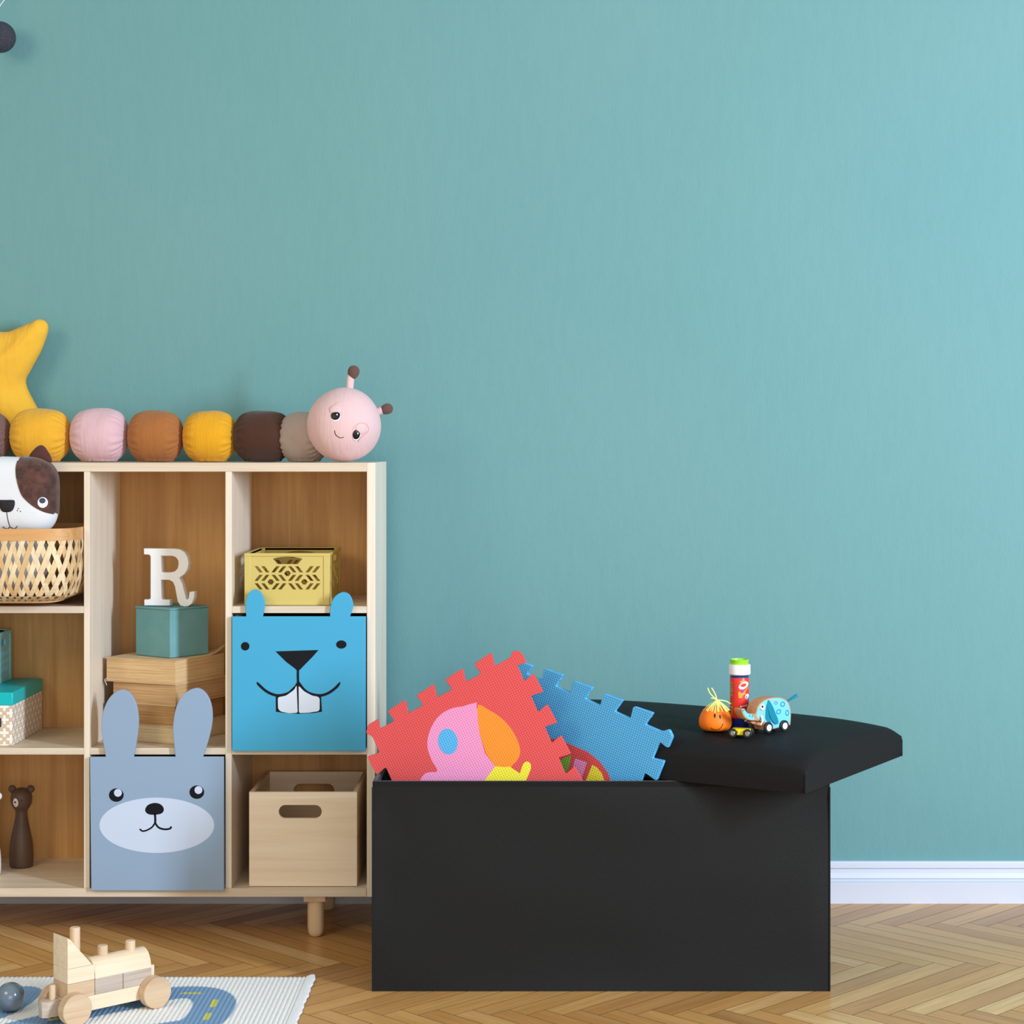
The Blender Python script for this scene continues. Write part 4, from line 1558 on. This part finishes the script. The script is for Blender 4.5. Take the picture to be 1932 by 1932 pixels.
# ---- lid: padded seat laid askew across the box
FRx, FRy = X(1519, 3.783), 3.783
LW, LD, LT = 0.872, 0.533, 0.050
LYAW = math.radians(-31.2)
LZ = OT + 0.0006
lid = thing('padded_lid', 'black padded lid lying askew across the storage box with small toys on it', 'lid', (FRx, FRy, LZ), LYAW)
# in the lid's frame x runs from -LW (left) to 0 (right), y from 0 (front) to LD (back)


def lid_h(x, y):
    s = (x + LW / 2) / (LW / 2)
    t_ = (y - LD / 2) / (LD / 2)
    qs = max(0, min(-x, x + LW))
    qt = max(0, min(y, LD - y))
    ro = lambda q, r: math.sqrt(max(0, 1 - (1 - min(q / r, 1)) ** 2))
    edge_h = 0.008 + 0.024 * (1 - abs(s) ** 5 * abs(t_) ** 5)
    return 0.043 + edge_h * (0.45 + 0.55 * ro(qs, 0.020)) * (0.25 + 0.75 * ro(qt, 0.050)) + 0.020 * (1 - abs(s) ** 3) * (1 - abs(t_) ** 3)


def axis(n, ln, edge):
    """sample points crowded at both ends"""
    a = [ln * 0.5 * (1 - math.cos(PI * i / n)) for i in range(n + 1)]
    return a


bm = bmesh.new()
ax, ay = axis(56, LW, 0), axis(48, LD, 0)
g = [[bm.verts.new((x - LW, y, lid_h(x - LW, y))) for y in ay] for x in ax]
for i in range(len(ax) - 1):
    for j in range(len(ay) - 1):
        bm.faces.new((g[i][j], g[i + 1][j], g[i + 1][j + 1], g[i][j + 1]))
loop = [g[i][0] for i in range(len(ax))] + [g[-1][j] for j in range(1, len(ay))] + [g[i][-1] for i in range(len(ax) - 2, -1, -1)] + [g[0][j] for j in range(len(ay) - 2, 0, -1)]
prev = loop
for zf in (0.66, 0.33, 0.0):
    nxt = []
    for v in loop:
        cx, cy = v.co.x + LW / 2, v.co.y - LD / 2
        k = 1 + 0.004 * (zf * (1 - zf)) * 4 - (0.004 if zf == 0 else 0)
        nxt.append(bm.verts.new((cx * k - LW / 2, cy * k + LD / 2, v.co.z * zf)))
    for i in range(len(loop)):
        j = (i + 1) % len(loop)
        bm.faces.new((prev[i], prev[j], nxt[j], nxt[i]))
    prev = nxt
bm.faces.new(prev)
obj('cushion', bm, 'leather_lid', lid, local=True, angle=60)
for cx, cy in ((0, 0), (-LW, 0), (0, LD), (-LW, LD)):
    sgx, sgy = (1 if cx == 0 else -1), (-1 if cy == 0 else 1)
    obj('corner_seam', tube(bmesh.new(), [(cx + sgx * 0.0002, cy + sgy * 0.0002, 0.001 + 0.036 * k / 8) for k in range(9)], 0.0018, 8), 'leather_lid', lid, local=True)
LIDM = world(lid)


def on_lid(px, py):
    """world point of the seat's surface seen at a photo point"""
    inv = LIDM.inverted()
    z = LZ + 0.09
    for _ in range(14):
        d = (H - z) * F / (py - VY)
        q = inv @ Vector((X(px, d), d, z))
        z = LZ + lid_h(min(0, max(-LW, q.x)), min(LD, max(0, q.y)))
    return Vector((X(px, d), d, z))


def lid_z(x, y):
    q = LIDM.inverted() @ Vector((x, y, 0))
    return LZ + lid_h(q.x, q.y)


# ---- foam tiles
def tile_outline(shear, U):
    e_ = [(-9, 5), (1, 17), (23, 18), (18, 0)]
    for b in (51, 113, 175, 237):
        e_ += [(b, 0), (b - 5, 22), (b + 34, 25), (b + 29, 0)]
    e_ += [(299, 0)]
    S_ = 305
    out_ = []
    for k in range(4):
        for a, n_ in e_:
            # edge 0 runs along +x on the top side (outward +y), turning clockwise
            x_, y_ = a, n_
            for _ in range(k):
                x_, y_ = (S_ + y_, -x_)
            out_.append((x_ * U + shear * y_ * U, y_ * U))
    return [tuple(q) for q in rounded(out_, 0.004, 3)]


def tile(label, mat, anchor, d, roll, yaw, lean, shear, pieces, name='foam_tile', unit=0.339 / 305):
    """anchor: photo point of the tile's first corner (start of its top edge)"""
    m = Matrix.Translation(P(anchor[0], anchor[1], d)) @ Matrix.Rotation(yaw, 4, 'Z') @ Matrix.Rotation(lean, 4, 'X') @ STAND @ Matrix.Rotation(roll, 4, 'Z')
    o = bpy.data.objects.new(name, None)
    COL.objects.link(o)
    o.matrix_basis = m
    tag(o, label, 'puzzle mat', 'foam puzzle tiles in the box')
    ob = plate('mat_panel', [tile_outline(shear, unit)], 0.0100, mat, o, None, 0.0008, local=True)
    for k, (nm, pts, mt_, lab) in enumerate(pieces):
        loc = [ray_local(a / 3.116 + 660, b / 3.116 + 1200, m) for a, b in pts]
        pc = plate(nm, [loc], 0.0008, mt_, ob, Matrix.Translation((0, 0, 0.00025 + 0.00012 * k)), 0.0, local=True)
        pc['label'] = lab
    return o


sp2 = lambda pts, n=4: [tuple(q) for q in spline(pts, n, True)]
pink = sp2([(420, 835), (440, 810), (475, 800), (505, 800), (512, 782), (480, 728), (456, 650), (466, 570), (510, 485), (580, 433), (660, 415), (745, 424)], 3)[:-2] + [(750, 425), (753, 500), (765, 580), (795, 690), (855, 766), (790, 852), (740, 960), (420, 960), (405, 880)]
orange = sp2([(750, 425), (830, 442), (910, 500), (970, 580), (1000, 660), (994, 712), (960, 754), (905, 770)])[:-3] + [(855, 766), (800, 690), (765, 580), (753, 500)]
yellow = [(720, 990), (790, 852), (855, 766), (905, 770), (940, 768), (1000, 808), (1012, 768), (1022, 748), (1036, 738), (1052, 740), (1064, 754), (1065, 780), (1035, 852), (980, 990)]
tile('red foam puzzle tile with a pink and orange bird head inset', 'foam_red', (700, 1384), 4.012, math.radians(29.0), math.radians(-7), math.radians(-2.5), 0.075,
     [('pink_inset', pink, 'foam_pink', 'pink bird head inset'), ('orange_inset', orange, 'foam_orange', 'orange beak inset'),
      ('yellow_inset', yellow, 'foam_yellow', 'yellow body inset'), ('eye_inset', ell(577, 620, 57, 76, 32, -0.15), 'foam_blue', 'blue eye inset')])
red_car = [(1100, 980), (1100, 590), (1170, 600), (1230, 610), (1290, 634), (1400, 682), (1470, 738), (1518, 805), (1537, 860), (1540, 980)]
tile('blue foam puzzle tile with a red and yellow inset behind the red tile', 'foam_blue', (977, 1265), 4.0985, math.radians(-17.3), math.radians(-29.5), 0.0, 0.17,
     [('red_inset', red_car, 'foam_red', 'red inset'), ('pink_inset', [(1325, 720), (1395, 742), (1358, 852), (1296, 822)], 'foam_pink', 'pink inset'),
      ('yellow_inset', [(1425, 757), (1452, 772), (1482, 808), (1502, 870), (1380, 870)], 'foam_yellow', 'yellow inset'),
      ('green_inset', [(1225, 735), (1300, 700), (1290, 760), (1270, 815), (1240, 800)], 'foam_green', 'green inset')], unit=0.360 / 305)

# ---- toys on the lid
def seat_z(pts):
    return max(lid_z(*p_) for p_ in pts)


# orange face with yarn hair
q = on_lid(1350, 1380)
c0 = Vector((q.x, q.y + 0.004, 0))
c0.z = seat_z([(c0.x + 0.02 * math.cos(a), c0.y + 0.02 * math.sin(a)) for a in (0, 1.57, 3.14, 4.71)])
sm_ = thing('squeeze_ball_toy', 'orange smiling squeeze ball with pale yellow yarn hair on the black lid', 'toy', tuple(c0))
k = c0.y / F
prof = [(0.001, 0), (17, 0.3), (25, 2.6), (29.8, 8), (31.3, 15.5), (30.4, 23), (27.6, 31), (23.5, 38), (17, 44.5), (8, 48), (0.1, 49)]
prof = [tuple(v) for v in spline([(a * k, b * k) for a, b in prof], 4)]
prof = [(max(a, 0.0001), b) for a, b in prof]
bm = lathe(bmesh.new(), prof, 56, Matrix.Translation(c0))
fb = obj('face_ball', bm, 'smiley', sm_, angle=180)


def smile_pt(px, py, lift=0.0003):
    """front of the squeeze ball at a photo point"""
    y_ = -0.03
    for _ in range(12):
        zz_ = Z(py, c0.y + y_) - c0.z
        x_ = X(px, c0.y + y_) - c0.x
        rr = 0.02
        for (r0, h0), (r1, h1) in zip(prof, prof[1:]):
            if h0 <= zz_ <= h1 and h1 > h0:
                rr = r0 + (r1 - r0) * (zz_ - h0) / (h1 - h0)
        y_ = 0.5 * y_ - 0.5 * math.sqrt(max(rr * rr - x_ * x_, 1e-8))
    n_ = Vector((x_, y_, (zz_ - 0.018) * 0.8)).normalized()
    return c0 + Vector((x_, y_, zz_)) + n_ * lift, n_


z8 = lambda x, y: (x / 7.43 + 1280, y / 7.43 + 1220)
for ex, ey in ((510, 970), (585, 985)):
    p, n = smile_pt(*z8(ex, ey))
    blob('eye', 'black', p, n, 0.0019, 0.0046, 0.0006, fb)
pts = [smile_pt(*z8(*v), 0.0004)[0] for v in spline([(462, 1136), (480, 1154), (515, 1165), (555, 1161), (590, 1140), (612, 1112), (622, 1078)], 4)]
obj('smile', tube(bmesh.new(), pts, 0.0006, 6), 'black', fb)
bm = bmesh.new()
top = c0 + Vector((0.003, 0, 48.5 * k))
knot = top + Vector((0, 0, 0.010))
for i in range(46):
    a = 2 * PI * i / 46 + random.uniform(-0.05, 0.05)
    ln = random.uniform(0.022, 0.029)
    dr = Vector((math.cos(a), math.sin(a), 0))
    pts = [knot, knot + dr * 0.006 + Vector((0, 0, -0.004)), knot + dr * ln * 0.62 + Vector((0, 0, -0.0115)), knot + dr * ln + Vector((0, 0, -0.0195 - random.uniform(0, 0.004)))]
    tube(bm, spline(pts, 3), 0.00115, 5)
for pts in ([(0, 0, 0), (-0.008, 0, 0.007), (-0.015, 0, 0.015), (-0.019, 0, 0.025)], [(0, 0, 0), (-0.002, 0, 0.008), (-0.006, 0, 0.017), (-0.011, 0, 0.025)], [(0, 0, 0), (0.010, 0, -0.001), (0.020, 0, -0.003), (0.028, -0.002, -0.008)], [(0, 0, 0), (-0.006, 0, 0.003), (-0.012, 0, 0.004)]):
    tube(bm, spline([knot + Vector(v) for v in pts], 4), 0.0013, 6)
obj('yarn_hair', bm, 'yarn', sm_)

# bubble bottle
q = on_lid(1397.5, 1379)
bz = seat_z([(q.x + 0.019 * math.cos(a), q.y + 0.0235 + 0.019 * math.sin(a)) for a in (0, 0.8, 1.57, 2.4, 3.14, 3.9, 4.71, 5.5)])
b0 = Vector((q.x, q.y + 0.0235, bz))
k = b0.y / F
bt = thing('bubble_bottle', 'slim bubble bottle with red label, white collar and lime cap on the black lid', 'bottle', tuple(b0))
BT = Matrix.Translation(b0)
hz = lambda py: (H - (py - VY) * k) - b0.z


def ring(name, pr, mat, parent=bt):
    return obj(name, lathe(bmesh.new(), pr, 40, BT), mat, parent)


rb_ = 17.6 * k
ring('bottle_body', [(rb_ * 0.94, 0.0), (rb_, 0.0015), (rb_, hz(1275))], 'bottle_blue')
lab_o = ring('label', [(rb_ + 0.0001, hz(1353)), (rb_ + 0.0003, hz(1352.5)), (rb_ + 0.0003, hz(1278)), (rb_ + 0.0001, hz(1277.5))], 'bottle_red')
ring('collar', [(rb_ * 1.02, hz(1273)), (20.8 * k, hz(1271)), (20.6 * k, hz(1255)), (20 * k, hz(1253)), (16 * k, hz(1252.7))], 'cap_white')
ring('cap', [(16.8 * k, hz(1253)), (17 * k, hz(1247)), (17.8 * k, hz(1246)), (17.8 * k, hz(1244)), (16.2 * k, hz(1243.6)), (15.4 * k, hz(1247)), (0.0004, hz(1247.2))], 'cap_green')


def wrap(name, pts, mat, lift=0.0007):
    """printed shape that follows the curve of the bottle; pts in close-up units"""
    pp = [(a / 11.717 + 1365, b / 11.717 + 1235) for a, b in pts]
    c = (sum(p[0] for p in pp) / len(pp), sum(p[1] for p in pp) / len(pp))
    bm = bmesh.new()

    def at_(px, py):
        s_ = max(-0.995, min(0.995, (px - 1397.5) / 17.75))
        r_ = rb_ + lift
        return bm.verts.new((b0.x + r_ * s_, b0.y - r_ * math.sqrt(1 - s_ * s_), b0.z + hz(py)))
    outer = [at_(*p) for p in pp]
    mid_ = [at_(c[0] + (p[0] - c[0]) * 0.5, c[1] + (p[1] - c[1]) * 0.5) for p in pp]
    cv = at_(*c)
    N = len(pp)
    for i in range(N):
        j = (i + 1) % N
        bm.faces.new((outer[i], outer[j], mid_[j], mid_[i]))
        bm.faces.new((mid_[i], mid_[j], cv))
    return obj(name, bm, mat, lab_o)


wrap('printed_shape', ell(440, 575, 75, 28, 20), 'label_orange')
wrap('printed_shape', ell(450, 660, 118, 72, 28, -0.5), 'label_pale', 0.0009)
wrap('printed_shape', ell(446, 652, 62, 36, 20, -0.3), 'bottle_red', 0.0011)
wrap('printed_shape', ell(420, 785, 38, 42, 18), 'label_purple')
wrap('printed_shape', ell(525, 905, 42, 62, 18, 0.4), 'label_pale', 0.0007)
wrap('printed_shape', ell(512, 925, 22, 34, 14, 0.4), 'label_blue', 0.0009)
wrap('printed_shape', [(330, 800), (360, 790), (400, 850), (470, 820), (540, 700), (570, 730), (500, 850), (400, 940), (340, 930)], 'label_orange', 0.0006)
wrap('printed_bar', [(368, 1110), (530, 1080), (530, 1120), (372, 1140)], 'label_pale', 0.0007)
for yy in (620, 690, 745, 800, 880, 1060, 1150, 1210, 1270, 1320):
    wrap('printed_mark', ell(203, yy, 22, 24, 10), 'label_green', 0.0008)

# yellow wheeled magnet car
q = on_lid(1396, 1396)
cy_ = math.radians(-15)
kc = q.y / F
cw = thing('toy_wagon_chassis', 'tiny yellow wheeled toy chassis in front of the bubble bottle', 'toy', (q.x, q.y, seat_z([(q.x - 0.018, q.y), (q.x + 0.018, q.y), (q.x - 0.01, q.y + 0.034), (q.x + 0.024, q.y + 0.034)]) + 0.0003), cy_)
wr, hs, wd = 0.0089, 0.0150, 0.034
pr_ = [(-0.0085, 0.0046), (0.0085, 0.0046), (0.0062, 0.009), (0.0062, 0.012), (0.0135, 0.0168), (-0.0135, 0.0168), (-0.0062, 0.012), (-0.0062, 0.009)]
plate('chassis', [pr_], wd - 0.012, 'car_yellow', cw, Matrix.Translation((0, 0.006, 0)) @ STAND, 0.0008, local=True)
for u in (-hs, hs):
    obj('axle', lathe(bmesh.new(), [(0.0016, 0.001), (0.0016, wd - 0.001)], 10, Matrix.Translation((u, 0, wr)), 'Y'), 'hub', cw, local=True)
    obj('axle_block', boxm(u - 0.0035, u + 0.0035, 0.0062, wd - 0.0062, wr - 0.002, 0.0160), 'car_yellow', cw, local=True, bevel=0.0006)
    for v0 in (0.0, wd - 0.006):
        bm = lathe(bmesh.new(), [(wr * 0.86, v0), (wr, v0 + 0.0012), (wr, v0 + 0.0048), (wr * 0.86, v0 + 0.006)], 32, Matrix.Translation((u, 0, wr)), 'Y')
        wh = obj('wheel', bm, 'tyre', cw, local=True)
        vo = v0 - 0.0004 if v0 == 0 else v0 + 0.0052
        obj('hub', lathe(bmesh.new(), [(wr * 0.5, vo), (wr * 0.58, vo + 0.0006), (wr * 0.58, vo + 0.0012)], 24, Matrix.Translation((u, 0, wr)), 'Y'), 'hub', wh, local=True)

# wooden elephant on wheels
q1, q2 = on_lid(1451.4, 1386.4), on_lid(1481.4, 1382.8)
ey_ = math.atan2(q2.y - q1.y, q2.x - q1.x)
wb = math.hypot(q2.y - q1.y, q2.x - q1.x)
ez = seat_z([(q1.x, q1.y), (q2.x, q2.y), (q1.x - 0.024, q1.y + 0.033), (q2.x - 0.024, q2.y + 0.033)]) + 0.0003
el = thing('wheeled_elephant', 'blue printed wooden elephant on black wheels facing left on the black lid', 'toy', (q1.x, q1.y, ez), ey_)
EM = world(el)
WV = 0.0062       # near body face lies this far behind the outer wheel faces
EMF = EM @ Matrix.Translation((0, WV, 0)) @ STAND


def e2(pts, shift=0.0):
    fr_ = EM @ Matrix.Translation((0, WV + shift, 0)) @ STAND
    return [ray_local(a / 13.8 + 1380, b / 13.8 + 1300, fr_) for a, b in pts]


side = [(262, 545), (295, 512), (345, 512), (368, 545), (395, 600), (450, 640), (520, 640), (590, 655), (630, 640), (650, 560), (680, 470), (730, 395), (800, 330), (880, 275), (960, 245), (1080, 222), (1200, 215), (1300, 225),
        (1400, 262), (1475, 320), (1525, 410), (1550, 520), (1560, 680), (1555, 800), (1545, 940), (1400, 975), (1230, 1015), (1105, 1045), (900, 1080), (850, 1070), (835, 980), (838, 870), (760, 850), (640, 830), (520, 825), (430, 805), (350, 750), (300, 680), (270, 610)]
TE = 0.030
mb = Matrix.Translation((0, WV, 0)) @ STAND
body = plate('body', [e2(side)], TE, 'eleph_wood', el, mb, 0.0016, local=True)
hx = e2([(560, 640)])[0][0]
for v in body.data.vertices:           # the trunk narrows towards its tip
    if v.co.x < hx:
        v.co.y = WV + (v.co.y - WV) * (1 - 0.22 * min(1, (hx - v.co.x) / 0.022))
blue_s = [(290, 548), (320, 528), (348, 530), (368, 580), (400, 625), (470, 655), (545, 650), (580, 720), (600, 800), (500, 800), (420, 770), (350, 705), (310, 630)]
blue_b = [(665, 600), (690, 500), (735, 420), (800, 350), (880, 296), (965, 262), (1090, 240), (1210, 236), (1300, 250), (1390, 290), (1455, 350), (1500, 440), (1522, 540), (1530, 680), (1520, 850), (1500, 930), (1230, 985), (1100, 1020), (1060, 1000), (960, 860), (840, 840), (720, 800), (650, 720)]
for sgn, yv in ((0, WV), (1, WV + TE)):
    for poly in ((blue_s, blue_b) if not sgn else (blue_b,)):
        lp = e2(poly)
        mm = Matrix.Translation((0, yv - 0.0003, 0)) @ STAND if not sgn else Matrix.Translation((0, yv + 0.0007, 0)) @ STAND
        plate('painted_side', [lp], 0.0010, 'eleph_blue', body, mm, 0.0, local=True)
for cx, cy, a, b, ro in ((1152, 360, 42, 45, 0), (1332, 395, 60, 70, 0.2), (1225, 590, 58, 72, 0.6), (1448, 620, 48, 78, 0)):
    plate('painted_ring', [e2(ell(cx, cy, a, b, 28, ro)), e2(ell(cx, cy, a * 0.62, b * 0.62, 24, ro))], 0.0006, 'felt_dark', body, Matrix.Translation((0, WV - 0.0006, 0)) @ STAND, 0, local=True)
for pts in ([(285, 575), (325, 550), (368, 545)], [(470, 665), (478, 695), (462, 725)], [(535, 660), (548, 700), (530, 740)]):
    plate('trunk_mark', [e2(stroke(pts, 20))], 0.0006, 'felt_dark', body, Matrix.Translation((0, WV - 0.0006, 0)) @ STAND, 0, local=True)
# far side repeats eye, ear and tusk
for s_ in (0, 1):
    sg = -1 if s_ == 0 else 1
    y_ = WV if s_ == 0 else WV + TE
    (ex, ez_), = e2([(800, 475)])
    eb = obj('eye', ball(bmesh.new(), (ex, y_ + sg * 0.0012, ez_), (0.0068, 0.0040, 0.0064)), 'white', el, local=True, angle=180)
    (px_, pz_), = e2([(772, 452)])
    obj('pupil', ball(bmesh.new(), (px_, y_ + sg * 0.0046, pz_), (0.0025, 0.0011, 0.0025)), 'black', eb, local=True, angle=180)
    ear = e2([(935, 300), (975, 292), (1020, 350), (1080, 480), (1130, 620), (1180, 760), (1196, 860), (1170, 905), (1120, 905), (1060, 850), (1000, 740), (960, 600), (935, 450)])
    ear = [tuple(v) for v in spline(ear, 3, True)]
    top_y = max(p[1] for p in ear)
    ob = plate('ear', [ear], 0.0022, 'felt_teal', el, Matrix.Translation((0, y_ - (0.0004 if s_ == 0 else -0.0026), 0)) @ STAND, 0.0004, local=True)
    for v in ob.data.vertices:
        v.co.y += sg * 0.07 * (top_y - v.co.z)
    ear2 = e2([(905, 420), (945, 340), (975, 420), (985, 600), (1010, 800), (1040, 860), (940, 850), (880, 760), (885, 560)])
    plate('ear_fold', [[tuple(v) for v in spline(ear2, 3, True)]], 0.0014, 'felt_teal', el, Matrix.Translation((0, y_ - (0.0008 if s_ == 0 else -0.002), 0)) @ STAND, 0, local=True)
    tk = e2([(765, 705), (755, 770), (720, 835), (645, 915)])
    obj('tusk', tube(bmesh.new(), [(a + 0.008 * s_, y_ + sg * (0.002 + 0.001 * i), b) for i, (a, b) in enumerate(spline(tk, 4))][:13], 0.0030, 10, [1.0 - 0.05 * i for i in range(13)]), 'white', el, local=True)
jaw = e2([(560, 880), (600, 850), (700, 850), (780, 860), (840, 880), (840, 970), (700, 940), (600, 915)])
plate('jaw', [jaw], TE * 0.6, 'eleph_wood', el, Matrix.Translation((0, WV + TE * 0.2, 0)) @ STAND, 0.001, local=True)
(tx_, tz_), = e2([(1470, 300)], 0.015)
bm = bmesh.new()
for i in range(7):
    o_ = Vector((random.uniform(-0.001, 0.001), WV + TE / 2 + (i - 3) * 0.0016, random.uniform(-0.0012, 0.0012)))
    tube(bm, [Vector((tx_ - 0.004, 0, tz_ - 0.002)) + o_, Vector((tx_ + 0.010, 0, tz_ + 0.003)) + o_, Vector((tx_ + 0.025 + 0.003 * math.sin(i * 2), -0.001 * i, tz_ + 0.010 + 0.0012 * (i - 3))) + o_], 0.0013, 6, [1, 1, 0.6])
obj('tail', bm, 'felt_teal', el, local=True)
for u in (0.0, wb):
    for v0, v1, vo in ((0.0, 0.0060, -0.0004), (WV + TE + 0.0002, WV + TE + 0.0062, WV + TE + 0.0056)):
        r_ = 0.01165
        wh = obj('wheel', lathe(bmesh.new(), [(r_ * 0.86, v0), (r_, v0 + 0.0014), (r_, v1 - 0.0014), (r_ * 0.86, v1)], 40, Matrix.Translation((u, 0, r_)), 'Y'), 'tyre', el, local=True)
        obj('hubcap', lathe(bmesh.new(), [(r_ * 0.52, vo), (r_ * 0.60, vo + 0.0005), (r_ * 0.60, vo + 0.001)], 28, Matrix.Translation((u, 0, r_)), 'Y'), 'hub_white', wh, local=True)

# ================================================================== LIGHT
w = bpy.data.worlds.new('room_light')
SC.world = w
w.use_nodes = True
bg = w.node_tree.nodes['Background']
bg.inputs[0].default_value = (0.93, 0.97, 1.0, 1)
bg.inputs[1].default_value = 0.52


def area(name, loc, target, sx_, sy_, power, col):
    ld = bpy.data.lights.new(name, 'AREA')
    ld.shape = 'RECTANGLE'
    ld.size, ld.size_y = sx_, sy_
    ld.energy = power
    ld.color = col
    o = bpy.data.objects.new(name, ld)
    COL.objects.link(o)
    o.location = loc
    o.rotation_euler = (Vector(target) - Vector(loc)).to_track_quat('-Z', 'Y').to_euler()
    return o


area('window_light', (3.0, 1.22, 1.80), (-0.6, 4.5, 0.75), 0.40, 1.6, 198, (0.79, 0.945, 1.12))
area('front_fill_light', (0.3, -0.6, 0.95), (0.0, 4.5, 0.6), 2.2, 1.7, 33, (1.0, 0.96, 0.88))  # added fill behind the camera, lifts the fronts and under the shelf
area('warm_fill_light', (-2.3, 1.6, 2.3), (-0.9, 4.6, 1.5), 1.2, 1.0, 27, (1.0, 0.86, 0.50))  # added warm fill from upper left, tints the left of the wall

cam_d = bpy.data.cameras.new('camera')
cam = bpy.data.objects.new('camera', cam_d)
COL.objects.link(cam)
cam.location = (0, 0, H)
cam.rotation_euler = (PI / 2, 0, 0)
cam_d.sensor_width = 36
cam_d.lens = 36 * F / 1932
cam_d.shift_x = -(VX - 966) / 1932
cam_d.shift_y = (VY - 966) / 1932
cam_d.clip_start = 0.05
SC.camera = cam
vs = SC.view_settings
vs.view_transform = 'Standard'
vs.look = 'None'
vs.exposure = 0.0
vs.gamma = 1.0
vs.use_curve_mapping = False
